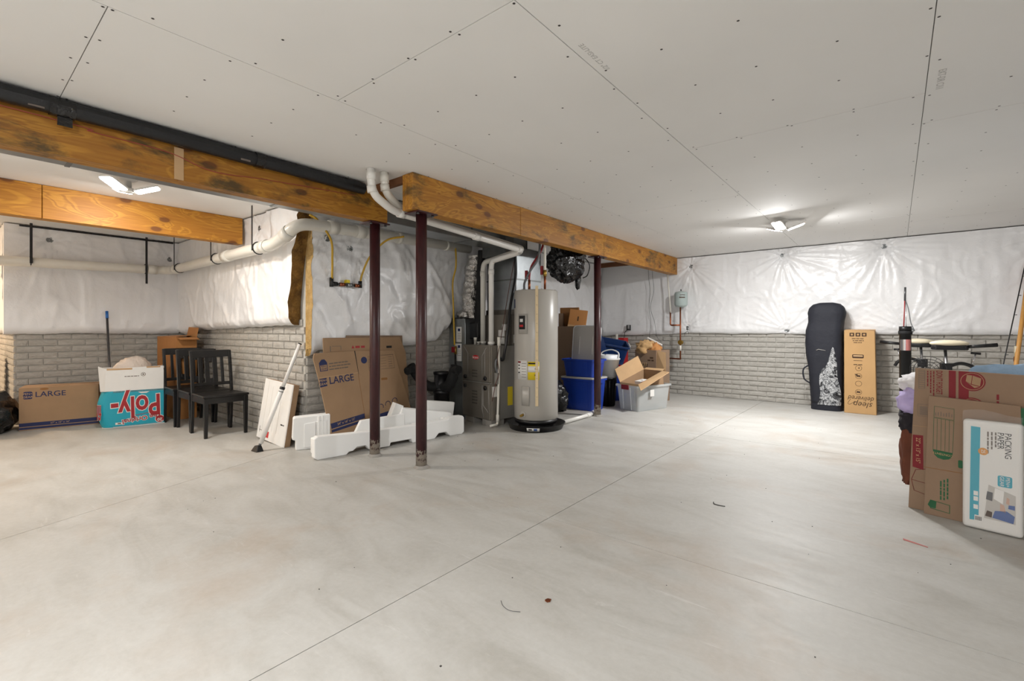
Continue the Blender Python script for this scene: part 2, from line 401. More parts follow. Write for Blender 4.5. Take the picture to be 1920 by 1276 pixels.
def lump(sx, sy, sz, seed, amp=0.12, freq=2.0, ridge=0.0, sub=4, flat=True, power=2.0):
    """a sagging cloth or bag shape resting on z = 0"""
    bm = bmesh.new(); bmesh.ops.create_icosphere(bm, subdivisions=sub, radius=1.0)
    for v in bm.verts:
        d = v.co.normalized(); q = d * freq + Vector((seed, seed * 1.3, -seed))
        k = 1 + amp * fbm(q, 4)
        if ridge: k += ridge * (1 - abs(fbm(q * 1.7, 3)) * 2.2)
        p = Vector([math.copysign(abs(c) ** (2 / power), c) for c in d]) * k
        v.co = Vector((p.x * sx, p.y * sy, p.z * sz))
    zmin = -0.72 * sz if flat else min(v.co.z for v in bm.verts)
    for v in bm.verts:
        if v.co.z < zmin: v.co.z = zmin
        v.co.z -= zmin
    me = bpy.data.meshes.new('lump'); bm.to_mesh(me); bm.free()
    me.polygons.foreach_set('use_smooth', [True] * len(me.polygons)); return me

# ------------------------------------------------------------------ floor: slabs between saw cuts
X0, X1, Y0, Y1 = -10.5, 2.8, -3.2, 8.17
base = obj('floor', MB().box(X0, X1, Y0, Y1, -0.2, -0.006), 'groove'); tag(base, 'pale grey concrete floor with thin saw-cut joints', 'floor', kind='structure')
g = 0.0022
def dx(y): return -4.47 + (2.28 - y) * 0.374
slabs = [
    [(-1.595 + g, 5.13 + g), (X1, 5.13 + g), (X1, Y1), (-1.595 + g, Y1)],
    [(-1.595 + g, 2.30 + g), (X1, 2.30 + g), (X1, 5.13 - g), (-1.595 + g, 5.13 - g)],
    [(-1.595 + g, Y0), (X1, Y0), (X1, 2.30 - g), (-1.595 + g, 2.30 - g)],
    [(-4.47, 5.13 + g), (-1.595 - g, 5.13 + g), (-1.595 - g, Y1), (-4.47, Y1)],
    [(-4.47, 2.30 + g), (-1.595 - g, 2.30 + g), (-1.595 - g, 5.13 - g), (-4.47, 5.13 - g)],
    [(dx(Y0) + g, Y0), (-1.595 - g, Y0), (-1.595 - g, 2.30 - g), (-4.47 + g, 2.30 - g)],
    [(X0, Y0), (dx(Y0) - g, Y0), (-4.47 - g, 2.30 - g), (-8.0, 2.28), (X0, 2.28)],
]
for p in slabs: obj('slab', MB().prism(p, -0.05, 0.0, 'z'), 'floor_concrete', base)

# ------------------------------------------------------------------ ceiling: drywall sheets, seams, screws
cb = obj('ceiling', MB().box(X0, X1, Y0, Y1, CEIL + 0.006, CEIL + 0.15), 'seam'); tag(cb, 'white unfinished drywall ceiling with open seams', 'ceiling', kind='structure')
strips = [(1.34, X1, [3.72 - 3.3, 3.72]), (0.12, 1.34, [0.42, 3.72, 7.0]), (-1.10, 0.12, [-0.05, 3.25, 6.6]), (-2.32, -1.10, [-1.93, 1.36, 4.65, 7.95]), (-3.46, -2.32, [-2.9, 0.41, 3.76, 7.05]),
          (-4.68, -3.46, [1.7, 5.0]), (-5.9, -4.68, [-0.6]), (-7.12, -5.9, [1.1]), (-8.34, -7.12, [-1.0]), (X0, -8.34, [-2.0])]
sg = 0.0018; screws = MB(); rnd = random.Random(4)
for a, b, ys in strips:
    e = [Y0] + [y for y in ys if Y0 < y < Y1] + [Y1]
    for y0, y1 in zip(e[:-1], e[1:]):
        obj('drywall_sheet', MB().box(a + sg, b - sg, y0 + sg, y1 - sg, CEIL, CEIL + 0.012), 'drywall', cb)
        if a < -3.5: continue
        n = max(1, round((y1 - y0) / 0.406))
        for i in range(n + 1):
            yy = y0 + 0.02 + (y1 - y0 - 0.04) * i / n
            for k in range(5):
                xx = a + 0.03 + (b - a - 0.06) * k / 4 + rnd.uniform(-0.02, 0.02); y2 = yy + rnd.uniform(-0.012, 0.012)
                if rnd.random() < 0.12: continue
                r = 0.0062
                screws.add([(xx + r * math.cos(t * PI / 3), y2 + r * math.sin(t * PI / 3), CEIL - 0.0006) for t in range(6)], [tuple(range(5, -1, -1))])
obj('screw_heads', screws, 'screw', cb, kind='stuff')
text('1/2" CT EASI-LITE', 0.034, 'stamp', cb, (-1.05, 1.88, CEIL - 0.0006), (PI, 0, R(-90)), align='CENTER')
text('EXT-DR C/11', 0.042, 'stamp', cb, (0.172, 3.12, CEIL - 0.0006), (PI, 0, R(90)))

# ------------------------------------------------------------------ walls with cast brick relief
BL, BH = 0.254, 0.0766
def brick_meshes():
    out = []
    for k in range(6):
        rn = random.Random(k); nx, nz = 6, 2; L, H = BL - 0.016, BH - 0.015; vs = []; fs = []
        for j in range(nz + 1):
            for i in range(nx + 1):
                edge = i in (0, nx) or j in (0, nz)
                vs.append((L * i / nx, -(0.015 if edge else 0.019) - rn.uniform(-0.0015, 0.002), H * j / nz))
        for j in range(nz):
            for i in range(nx):
                a = j * (nx + 1) + i; fs.append((a, a + 1, a + nx + 2, a + nx + 1))
        n = len(vs); vs += [(-0.003, 0.002, -0.003), (L + 0.003, 0.002, -0.003), (L + 0.003, 0.002, H + 0.003), (-0.003, 0.002, H + 0.003)]
        w = nx + 1; top = nz * w
        fs += [(n, n + 1) + tuple(range(nx, -1, -1)), (n + 2, n + 3) + tuple(range(top, top + w)), (n + 3, n) + tuple(j * w for j in range(nz + 1)), (n + 1, n + 2) + tuple(j * w + nx for j in range(nz, -1, -1))]
        m = bpy.data.meshes.new('brick'); m.from_pydata(vs, [], fs); m.update(); m.materials.append(MATS['brick_relief']); out.append(m)
    return out
BM = brick_meshes()
def wall(name, label, loc, rz, length, courses, single=lambda x, c: True, joined=True, thick=0.2, off=0.0, bricks=True, topmat='mortar', height=CEIL + 0.01):
    w = obj(name, MB().box(0.004, length - 0.004, 0, thick, 0, height), topmat, loc=loc, rot=(0, 0, rz)); tag(w, label, 'wall', kind='structure')
    if not bricks: return w
    rest = MB(); rn = random.Random(len(name)); cnt = 0
    for c in range(courses):
        x = -(BL / 2 if c % 2 else 0) + off - BL
        while x < length:
            a, b = max(x, 0), min(x + BL, length)
            if b - a > 0.05:
                sc = (b - a) / BL; mesh = BM[rn.randrange(6)]
                if single(a, c) and cnt < 300:
                    o = bpy.data.objects.new('brick', mesh); o.parent = w; o.location = (a + 0.008, 0, c * BH + 0.006); o.scale = (sc, 1, 1); COL.objects.link(o); cnt += 1
                elif joined:
                    M = Matrix.Translation((a + 0.008, 0, c * BH + 0.006)) @ Matrix.Diagonal((sc, 1, 1, 1))
                    rest.add([v.co for v in mesh.vertices], [tuple(p.vertices) for p in mesh.polygons], False, M)
            x += BL
    if rest.v: obj('brickwork', rest, 'brick_relief', w, kind='stuff')
    return w
WB = wall('wall_back', 'grey brick-patterned concrete wall behind the totes and the tan box', (-4.47, 8.17, 0), 0, X1 + 4.47, 15, lambda x, c: 1.25 < x < 5.85)
WL = wall('wall_left', 'brick-patterned wall beside the furnace and flattened cartons', (-4.47, 2.28, 0), R(90), 8.17 - 2.28, 17, lambda x, c: x < 2.3)
WA = wall('wall_alcove', 'brick-patterned wall behind the black chairs', (-8.0, 2.28, 0), 0, 3.53, 16, lambda x, c: x > 0.0, off=0.06)
WF = wall('wall_far_left', 'brick-patterned wall behind the blue-printed carton at far left', (-8.0, 0.578, 0), R(90), 2.28 - 0.578, 15, off=0.1)
WR = wall('wall_return', 'short brick return wall at the left edge', (-10.5, 0.578, 0), 0, 2.5, 15, lambda x, c: x > 0.9)
wall('wall_outer', 'plain wall closing the far left bay', (-10.5, -3.2, 0), R(90), 3.78, 0, bricks=False, topmat='white_vinyl')
wall('wall_front', 'plain wall behind the viewer', (2.8, -3.2, 0), R(180), 13.3, 0, bricks=False, topmat='white_vinyl')
wall('wall_right', 'plain wall at the right beyond the frame', (2.8, 8.17, 0), R(-90), 11.37, 0, bricks=False, topmat='white_vinyl')

# ------------------------------------------------------------------ insulation blankets
def blanket(name, label, loc, rz, x0, x1, zbot, ztop, T, pins, seed, fold=0.012, foldv=(3.0, 1.0), x_left=None, x_right=None, res=0.02, drape=0.0, edges=None, puff=0.02):
    """quilt hung on a wall; local x along the wall, -y into the room. zbot(x) gives the lower hem; x_right(t) the right edge at height t"""
    root = thing(name, label, 'insulation', loc, rz)
    nx = int((x1 - x0) / res); nz = int(1.3 / res)
    xr = x_right or (lambda t: x1); xl = x_left or (lambda t: x0)
    def height(x, z):
        n1 = fbm((x * 0.9 + seed, z * 1.1, seed), 3); n2 = fbm((x * foldv[0] + seed, z * foldv[1] + n1 * 1.5, 2.1), 4)
        h = T + puff * n1 + fold * (1 - min(1, abs(n2) * 3.0)) + 0.35 * fold * fbm((x * 9, z * 5, seed + 5), 3)
        if drape:
            h += drape * (1 - min(1, abs(fbm((x * 1.6 + z * 1.1 + seed, (z - x * 0.25) * 0.8, 7.7), 3)) * 3.2)) ** 2
        for i, (px, pz, amp) in enumerate(pins):
            dx_, dz_ = x - px, z - pz; r = math.hypot(dx_, dz_)
            if r < 1.0:
                th = math.atan2(dz_, dx_)
                c = 1 - min(1, abs(fbm((math.cos(th) * 3.4 + i * 3, math.sin(th) * 3.4 + seed, r * 0.5), 2)) * 4.0)
                h += amp * 0.036 * c * math.exp(-r / 0.30) * min(1, r / 0.05) - 0.03 * amp * math.exp(-(r / 0.10) ** 2)
        return max(h, 0.03)
    def pt(u, t):
        xa, xb = xl(t), xr(t); x = xa + (xb - xa) * u; zb = zbot(x); z = zb + (ztop - zb) * t
        h = height(x, z); k = min(1.0, (z - zb) / 0.07); h *= 0.55 + 0.45 * math.sqrt(max(0, k)) if k < 1 else 1
        return (x, -h, z)
    mb = MB().grid(pt, nx, nz)
    # hem folded back to the wall
    def hem(u, t):
        p = pt(u, 0); return (p[0], p[1] + (-0.02 - p[1]) * t, p[2] + 0.006 * math.sin(u * 90) * t)
    mb.grid(hem, nx, 3, flip=True)
    for edge_u, fl in ((0.0, False), (1.0, True)):
        e = (edges or {}).get(edge_u)
        if e: continue
        mb.grid(lambda u, t, eu=edge_u: (pt(eu, t)[0], pt(eu, t)[1] * (1 - u) - 0.004 * u, pt(eu, t)[2]), 2, nz, flip=not fl)
    obj('facing', mb, 'white_vinyl', root)
    for edge_u, e in (edges or {}).items():
        m2 = MB()
        def ed(u, t, eu=edge_u):
            p = pt(eu, t); j = 0.022 * fbm((u * 2 + seed, t * 9, 1.3), 4) + 0.012 * fbm((u * 7, t * 30, 4.1), 3)
            s = 1 if eu > 0.5 else -1
            return (p[0] + s * j * math.sin(PI * min(1, max(0, u))) + s * 0.004, p[1] * (1 - u) - 0.004, p[2])
        m2.grid(ed, 8, 120, flip=(edge_u < 0.5)); obj('fiberglass_edge', m2, e, root, label='torn raw fiberglass along the cut edge')
    for px, pz, amp in pins:
        if amp <= 0: continue
        h = height(px, pz); wm = MB()
        M = Matrix.Translation((px, -h - 0.006, pz)) @ Matrix.Rotation(R(90), 4, 'X')
        wm.lathe([(0.034, -0.004), (0.034, 0.002), (0.028, 0.003), (0.026, 0.0), (0.011, 0.0), (0.010, 0.004), (0.001, 0.005)], 20, M)
        ws = obj('washer', wm, 'galvanized', root)
        for k in range(4):
            Mr = M @ Matrix.Rotation(k * PI / 4, 4, 'Z'); obj('spoke', MB().box(-0.027, 0.027, -0.002, 0.002, 0.0005, 0.003, Mr), 'screw', ws)
    return root
def hem_line(pts, seed=0.0, a=0.008):
    def f(x):
        if x <= pts[0][0]: z = pts[0][1]
        elif x >= pts[-1][0]: z = pts[-1][1]
        else:
            for (xa, za), (xb, zb) in zip(pts[:-1], pts[1:]):
                if xa <= x <= xb:
                    t = (x - xa) / (xb - xa); t = t * t * (3 - 2 * t); z = za + (zb - za) * t; break
        return z + a * fbm((x * 2.5 + seed, seed, 0.3), 3)
    return f
blanket('insulation_blanket', 'long glossy white insulation blanket across the back wall', (-4.47, 8.17, 0), 0, 0.09, 7.26, hem_line([(0, 0.99), (1.2, 1.03), (1.8, 1.055), (7.3, 1.055)], 1.1, 0.01), CEIL - 0.012, 0.095,
        [(1.78, 2.19, 1.0), (3.15, 2.24, 1.5), (4.35, 2.24, 1.2), (3.2, 1.11, 1.0), (4.62, 1.11, 0.8), (1.72, 1.14, 0.7), (1.55, 1.95, 0.0), (6.0, 2.24, 1.0), (6.0, 1.11, 0.8)], 2.4, fold=0.008, drape=0.0, res=0.017)
blanket('insulation_blanket', 'drooping white insulation blanket above the flattened cartons', (-4.47, 2.28, 0), R(90), 0.0, 5.74, hem_line([(0, 0.86), (0.12, 0.92), (1.15, 0.93), (1.6, 0.98), (1.80, 1.12), (1.88, 1.27), (2.36, 1.27), (2.6, 1.15), (5.8, 1.0)], 4.2, 0.012), CEIL - 0.012, 0.105,
        [(0.16, 2.02, 0.9), (0.42, 1.95, 0.8), (2.6, 2.1, 0.0), (4.6, 2.2, 1.0)], 6.1, fold=0.014, drape=0.03, res=0.02, edges={0.0: 'fiberglass_yellow'})
blanket('insulation_blanket', 'white insulation blanket with a torn right edge over the alcove wall', (-8.0, 2.28, 0), 0, 0.10, 3.80, hem_line([(0, 1.06), (0.4, 1.04), (0.9, 1.12), (3.5, 1.16)], 8.8, 0.01), CEIL - 0.012, 0.11,
        [(2.72, 2.2, 0.8), (0.9, 2.2, 0.0)], 11.7, fold=0.010, drape=0.018, x_right=lambda t: 3.43 + 0.30 * max(0, (t - 0.15)) ** 1.3, edges={1.0: 'fiberglass_brown'})
blanket('insulation_blanket', 'peach-lit white insulation blanket behind the broom at far left', (-8.0, 0.578, 0), R(90), -0.10, 1.60, hem_line([(-0.1, 1.07), (1.6, 1.06)], 5.5, 0.008), CEIL - 0.012, 0.105,
        [(0.28, 2.2, 1.0), (1.49, 2.1, 0.6)], 15.2, fold=0.008, drape=0.01)
blanket('insulation_blanket', 'white insulation blanket on the short return wall at the left edge', (-10.5, 0.578, 0), 0, 0.0, 2.49, hem_line([(0, 1.08), (2.5, 1.07)], 9.5, 0.008), CEIL - 0.012, 0.10, [(1.4, 2.1, 0.8)], 19.2, fold=0.010, drape=0.012)

# ------------------------------------------------------------------ beams of laminated planks
def beam(name, label, xface, y0, y1, mat, splits, zb=2.06, plies=3, t=0.043, zt=CEIL - 0.002):
    root = thing(name, label, 'beam', (xface, y0, zb))
    for k in range(plies):
        cuts = [0] + (splits if k == 0 else [s + 0.9 * k for s in splits if s + 0.9 * k < y1 - y0 - 0.2]) + [y1 - y0]
        for a, b in zip(cuts[:-1], cuts[1:]):
            obj('plank', MB().box(-k * t - t + 0.001, -k * t, a + 0.002, b - 0.002, 0.0008 * k, zt - zb), mat, root, bevel=0.003, seg=1)
    return root
beam('wooden_beam', 'knotty amber beam on two maroon posts running to the back wall', -2.91, 2.338, 8.06, 'beam_wood_knotty', [1.36, 3.1])
b2 = beam('wooden_beam', 'weathered amber beam with a black sleeve along its top', -3.49, -3.1, 2.528, 'beam_wood_aged', [4.06])
obj('gusset_strip', MB().box(-0.006, 0.004, 4.035, 4.085, 0.0, 0.2), 'card_light', b2)
beam('wooden_beam', 'clean honey-coloured beam nearest the left wall ending at the alcove blanket', -5.60, -3.1, 2.14, 'beam_wood_clean', [3.66])

# ------------------------------------------------------------------ posts
def post(label, x, y, lean=0.0):
    root = thing('steel_post', label, 'post', (x, y, 0), 0, 'maroon steel posts under the beams')
    obj('shaft', MB().lathe([(0.0445, 0.0), (0.0445, 2.045)], 28), 'maroon_paint', root)
    obj('top_plate', MB().box(-0.085, 0.085, -0.10, 0.10, 2.045, 2.056), 'maroon_paint', root)
    for a in (-0.075, 0.075):
        obj('bolt', MB().lathe([(0.011, 2.032), (0.011, 2.045)], 6, Matrix.Translation((0.05, a, 0))), 'steel_grey', root)
    mb = MB(); rn = random.Random(int(abs(x * 100)))
    mb.grid(lambda u, t: ((0.046 + 0.035 * (1 - t) * (0.6 + 0.5 * fbm((u * 5, x, 1), 2))) * math.cos(u * 2 * PI), (0.046 + 0.035 * (1 - t) * (0.6 + 0.5 * fbm((u * 5, x, 1), 2))) * math.sin(u * 2 * PI), 0.001 + 0.022 * t), 24, 3)
    obj('concrete_collar', mb, 'block_grey', root)
    return root
post('maroon steel post standing right behind the white foam, under the weathered beam', -3.57, 2.45)
post('maroon steel post nearest the viewer, under the knotty beam end', -2.975, 2.48)
post('maroon steel post in front of the blue totes', -2.985, 5.40)

# ------------------------------------------------------------------ lamps
def lamp(x, y, turn, power, colr, label):
    root = thing('ceiling_lamp', label, 'ceiling lamp', (x, y, CEIL), turn)
    obj('canopy', MB().lathe([(0.062, 0.0), (0.062, -0.012), (0.045, -0.024), (0.024, -0.028), (0.024, -0.085)], 28), 'white_paper', root)
    obj('hub', MB().lathe([(0.022, -0.08), (0.045, -0.085), (0.045, -0.11), (0.02, -0.12)], 24), 'lead_white', root)
    for k in range(3):
        M = Matrix.Rotation(k * 2 * PI / 3, 4, 'Z') @ Matrix.Translation((0.045, 0, -0.112)) @ Matrix.Rotation(R(-20), 4, 'Y')
        w = obj('wing', MB().prism(rrect(0.0, 0.175, -0.055, 0.055, 0.02), 0.0, 0.014, 'z', M), 'lead_white', root)
        obj('diffuser', MB().prism(rrect(0.010, 0.168, -0.049, 0.049, 0.018), -0.006, 0.0, 'z', M), 'lamp_glow', w)
        ld = bpy.data.lights.new('lamp_light', 'AREA'); ld.shape = 'RECTANGLE'; ld.size = 0.155; ld.size_y = 0.095; ld.energy = LAMP_POWER * power / 3; ld.color = colr
        lo = link(bpy.data.objects.new('lamp_light', ld)); lo.parent = root
        lo.matrix_local = M @ Matrix.Translation((0.088, 0, -0.010))
    return root
for a in LAMPS: lamp(*a)

# ------------------------------------------------------------------ black sleeve and wire on the left beam
t = thing('black_sleeve', 'black plastic sleeve along the top of the weathered beam', 'pipe', (-3.438, 0, 2.296))
def sl(u, v):
    y = -3.0 + 5.25 * u; a = v * 2 * PI; r = 0.045 + 0.004 * fbm((y * 2, math.cos(a), math.sin(a)), 3)
    return (r * math.cos(a) + 0.0, y, r * math.sin(a) + 0.004 * math.sin(y * 2.1))
obj('tube', MB().grid(sl, 120, 16), 'sleeve_black', t)
for y, w in ((0.42, 0.05), (1.42, 0.03)):
    obj('tape', MB().tube([(0, y - w, 0), (0, y + w, 0)], 0.0495, 16, caps=False), 'bag_black', t)
    obj('sticker', MB().box(0.030, 0.034, y - 0.13, y - 0.07, -0.037, -0.018), 'grey_print', t)
obj('tape_flap', MB().box(0.004, 0.010, 0.40, 0.46, -0.095, -0.03), 'bag_black', t)
w = MB().tube(bez([(-3.482, -3.0, 2.25), (-3.478, 0.2, 2.243), (-3.484, 0.55, 2.225), (-3.484, 0.9, 2.215), (-3.484, 1.15, 2.16), (-3.484, 1.5, 2.19), (-3.482, 2.2, 2.235)]), 0.0025, 6)
tag(obj('thin_wire', w, 'wire_red'), 'thin red wire stapled along the weathered beam', 'wire')

# ------------------------------------------------------------------ trunk duct and plenum
t = thing('trunk_duct', 'galvanized trunk duct hung behind the weathered beam', 'duct', (-3.64, 0, 2.11))
secs = [-3.1, -1.9, -0.7, 0.5, 1.7, 2.55, 3.75, 4.75]
for a, b in zip(secs[:-1], secs[1:]):
    obj('duct_section', MB().box(-0.26, 0, a + 0.001, b - 0.001, 0, 0.226), 'galvanized', t, bevel=0.004, seg=1)
    obj('seam_cleat', MB().box(-0.264, 0.004, b - 0.014, b + 0.010, -0.004, 0.223), 'galvanized_dark', t)

# ------------------------------------------------------------------ white drain pipe along the walls
def pipe_thing(name, label, cat, path, r, mat, rad=0.1, rings=(), seg=16, rmat=None, group=None):
    """a pipe thing whose empty stands at the path's first point"""
    o = Vector(path[0]); t = thing(name, label, cat, tuple(o), 0, group)
    obj('pipe', MB().tube([p - o for p in round_path(path, rad)], r, seg), mat, t)
    for c, d, l, k in rings:
        c = Vector(c) - o; d = Vector(d).normalized()
        obj('coupling', MB().tube([c - d * l / 2, c + d * l / 2], r * k, seg), rmat or mat, t)
    return t
dp = pipe_thing('drain_pipe', 'long white drain pipe slung along the alcove blankets', 'pipe',
    [(-7.74, -0.2, 1.875), (-7.74, 2.02, 1.925), (-4.52, 2.02, 1.925), (-4.22, 2.08, 2.085), (-4.22, 2.3, 2.10), (-4.22, 4.30, 2.145)], 0.056, 'pvc', 0.16,
    [((-7.74, 0.35, 1.888), (0, 1, 0.02), 0.12, 1.13), ((-7.72, 1.82, 1.921), (0, 1, 0), 0.10, 1.12), ((-7.45, 2.02, 1.925), (1, 0, 0), 0.10, 1.12), ((-5.7, 2.02, 1.925), (1, 0, 0), 0.14, 1.12), ((-4.75, 2.02, 1.925), (1, 0, 0), 0.10, 1.14),
     ((-4.37, 2.05, 2.005), (0.3, 0.06, 0.16), 0.09, 1.14), ((-4.22, 2.42, 2.103), (0, 1, 0), 0.10, 1.13), ((-4.22, 2.72, 2.109), (0, 1, 0), 0.10, 1.13), ((-4.22, 3.2, 2.12), (0, 1, 0), 0.05, 1.13), ((-4.22, 3.9, 2.136), (0, 1, 0), 0.04, 1.12)])
o = Vector((-7.74, -0.2, 1.875))
for x, y, a in ((-7.74, 0.679, 'y'), (-7.74, 1.75, 'y'), (-7.30, 2.02, 'x'), (-6.0, 2.02, 'x'), (-4.9, 2.02, 'x')):
    z = 1.895 + 0.016 * (y if a == 'y' else 1.9)
    m = MB(); s = 0.012
    if a == 'y':
        m.box(x + 0.062, x + 0.066, y - s, y + s, z - 0.03, CEIL - 0.01); m.tube([(x + 0.06 * math.cos(k), y, z + 0.06 * math.sin(k)) for k in [i * PI / 8 for i in range(17)]], 0.006, 6)
        m.box(x + 0.066, x + 0.07, y - s, y + s, z - (0.20 if y > 1 else 0.03), z + 0.04)
    else:
        m.box(x - s, x + s, y - 0.066, y - 0.062, z - 0.03, CEIL - 0.01); m.tube([(x, y + 0.06 * math.cos(k), z + 0.06 * math.sin(k)) for k in [i * PI / 8 for i in range(17)]], 0.006, 6)
    so = obj('hanger_strap', m, 'strap', dp); so.location = -o
hem = MB(); hem.box(-7.878, -7.87, 0.6, 2.1, 2.318, 2.334); hs = obj('edge_cable', hem, 'strap', dp, label='black cable along the ceiling edge'); hs.location = -o

# ------------------------------------------------------------------ furnace vent pipes
pipe_thing('vent_pipe', 'white vent pipe closest to the knotty beam, dropping to the furnace front', 'pipe',
    [(-3.10, 2.09, CEIL), (-3.10, 2.10, 2.16), (-3.15, 2.34, 2.075), (-3.19, 2.75, 2.07), (-3.19, 4.10, 1.985), (-3.64, 4.09, 1.915), (-3.655, 4.09, 1.85), (-3.655, 4.09, 0.925)], 0.031, 'pvc_clean', 0.09,
    [((-3.10, 2.095, 2.29), (0, 0, 1), 0.06, 1.15), ((-3.10, 2.10, 2.19), (0, 0.15, -1), 0.05, 1.15), ((-3.16, 2.42, 2.074), (0, 1, 0), 0.06, 1.15), ((-3.19, 3.35, 2.03), (0, 1, -0.06), 0.07, 1.18), ((-3.19, 4.02, 1.99), (0, 1, -0.06), 0.06, 1.16), ((-3.655, 4.09, 1.79), (0, 0, 1), 0.06, 1.15), ((-3.655, 4.09, 0.96), (0, 0, 1), 0.03, 1.3)])
pipe_thing('vent_pipe', 'white vent pipe on the wall side, dropping to the furnace behind the other', 'pipe',
    [(-3.10, 2.21, CEIL), (-3.10, 2.22, 2.20), (-3.20, 2.45, 2.12), (-3.27, 2.85, 2.11), (-3.27, 4.22, 2.03), (-3.90, 4.24, 1.94), (-3.925, 4.24, 1.86), (-3.925, 4.24, 0.925)], 0.031, 'pvc', 0.09,
    [((-3.10, 2.215, 2.30), (0, 0, 1), 0.06, 1.15), ((-3.10, 2.22, 2.23), (0, 0.15, -1), 0.05, 1.15), ((-3.925, 4.24, 1.80), (0, 0, 1), 0.06, 1.15), ((-3.925, 4.24, 0.96), (0, 0, 1), 0.03, 1.3)])
m = MB(); m.box(-3.10, -2.99, 2.33, 2.345, 2.19, 2.21)
tag(obj('wood_blocking', MB().box(-3.46, -3.05, 2.352, 2.39, 2.29, CEIL - 0.001), 'door_joist'), 'short dark wood blocking behind the vent pipes', 'wood block')

# ------------------------------------------------------------------ furnace
f = thing('furnace', 'brown-grey gas furnace with two stacked doors and a red badge', 'furnace', (-4.12, 4.08, 0), R(-8))
obj('cabinet', MB().box(0, 0.54, 0.14, 0.72, 0.07, 0.93), 'cabinet_grey', f, bevel=0.004)
obj('front_wrap', MB().box(0, 0.54, 0.012, 0.14, 0.07, 0.935), 'furnace_paint', f, bevel=0.006)
for z0, z1 in ((0.505, 0.93), (0.078, 0.49)):
    d = obj('door', MB().box(0.008, 0.532, -0.006, 0.014, z0, z1), 'furnace_paint', f, bevel=0.006)
    top = z0 > 0.4
    rb = MB(); 
    if top: pth = [(0.05, z1 - 0.02), (0.12, z1 - 0.10), (0.12, z0 + 0.03)], [(0.47, z1 - 0.02), (0.39, z1 - 0.12), (0.39, z0 + 0.02)], [(0.44, z1 - 0.05), (0.44, z0 + 0.02)]
    else: pth = [(0.39, z1 - 0.02), (0.39, z0 + 0.12), (0.42, z0 + 0.02)], [(0.41, z1 - 0.02), (0.41, z0 + 0.16), (0.51, z0 + 0.08)], [(0.51, z1 - 0.02), (0.51, z0 + 0.08)]
    for p in pth: obj('door_rib', MB().tube([(x, -0.007, z) for x, z in p], 0.005, 6), 'cabinet_grey', d)
    for kx in (0.07, 0.45):
        kz = z0 + 0.045 if top else z1 - 0.05
        obj('latch_knob', MB().lathe([(0.026, 0), (0.026, 0.012), (0.018, 0.018)], 16, Matrix.Translation((kx, -0.006, kz)) @ Matrix.Rotation(R(90), 4, 'X')), 'black_plastic', d)
    for k in range(5 if not top else 3):
        obj('louver', MB().box(0.20, 0.30, -0.0085, -0.005, (z0 + 0.16 if not top else z0 + 0.05) + k * 0.035, (z0 + 0.178 if not top else z0 + 0.066) + k * 0.035), 'furnace_dark', d)
b = decal('badge', f, 'red_badge', disc(0.27, 0.79, 0.026, 28, 2.3), -0.0065, 0.003)
text('bryant', 0.042, 'white_paper', f, (0.27, -0.0102, 0.789))
obj('divider_trim', MB().box(0.0, 0.54, -0.01, 0.01, 0.492, 0.503), 'cabinet_grey', f)
for x in (0.04, 0.36): obj('block_foot', MB().box(x, x + 0.16, 0.02, 0.22, 0, 0.069), 'block_grey', f, bevel=0.004)
obj('junction_box', MB().box(0.541, 0.585, 0.05, 0.10, 0.49, 0.62), 'cabinet_grey', f, bevel=0.004)
obj('rating_label', MB().box(0.5401, 0.5415, 0.02, 0.10, 0.34, 0.46), 'label_white', f)
obj('energy_label', MB().box(0.5401, 0.5415, 0.26, 0.34, 0.22, 0.44), 'yellow_print', f)
obj('conduit', MB().tube(bez([(0.56, 0.08, 0.62), (0.565, 0.05, 0.70), (0.56, 0.07, 0.77), (0.555, 0.16, 0.79)]), 0.012, 8), 'pex_grey', f)
for x, y in ((0.06, 0.05), (0.10, 0.07)): obj('capped_stub', MB().lathe([(0.017, 0.93), (0.017, 0.99 if x < 0.08 else 0.955), (0.02, 0.99 if x < 0.08 else 0.955), (0.02, 1.02 if x < 0.08 else 0.97)], 14, Matrix.Translation((x + 0.08, y + 0.04, 0))), 'pvc', f)

# evaporator coil case, plenum and return cabinet
t = thing('coil_case', 'brown-grey coil case above the furnace with wiring labels', 'coil case', (-4.06, 4.30, 0.936), R(-8))
obj('case', MB().box(0.0, 0.52, 0.05, 0.52, 0, 0.36), 'furnace_paint', t, bevel=0.004)
obj('corner_post', MB().box(0.46, 0.523, 0.047, 0.09, 0, 0.36), 'furnace_dark', t)
for k, (x, z) in enumerate(((0.33, 0.10), (0.33, 0.01), (0.40, 0.17))): obj('label_sheet', MB().box(x, x + 0.11, 0.047, 0.0495, z, z + 0.075), 'label_white', t)
obj('label_sheet', MB().box(0.5205, 0.5215, 0.12, 0.30, 0.02, 0.12), 'label_white', t)
t = thing('supply_plenum', 'shiny galvanized supply plenum rising above the coil case', 'duct', (-4.0, 4.40, 1.298), R(-4))
obj('lower_panel', MB().box(0.0, 0.50, 0, 0.46, 0.0, 0.42), 'galvanized', t, bevel=0.003, seg=1)
obj('upper_panel', MB().box(0.0, 0.50, 0, 0.46, 0.424, 0.80), 'galvanized', t, bevel=0.003, seg=1)
obj('seam_cleat', MB().box(-0.004, 0.504, -0.004, 0.46, 0.412, 0.430), 'galvanized_dark', t)
obj('collar', MB().box(-0.01, 0.51, -0.01, 0.47, 0.0, 0.06), 'furnace_dark', t)
obj('duct_boot', MB().box(0.06, 0.46, -0.14, 0.0, 0.70, 1.03), 'galvanized_dark', t)
t = thing('duct_transition', 'dark metal transition hood between trunk duct and foil duct', 'duct', (-4.35, 4.30, 1.98))
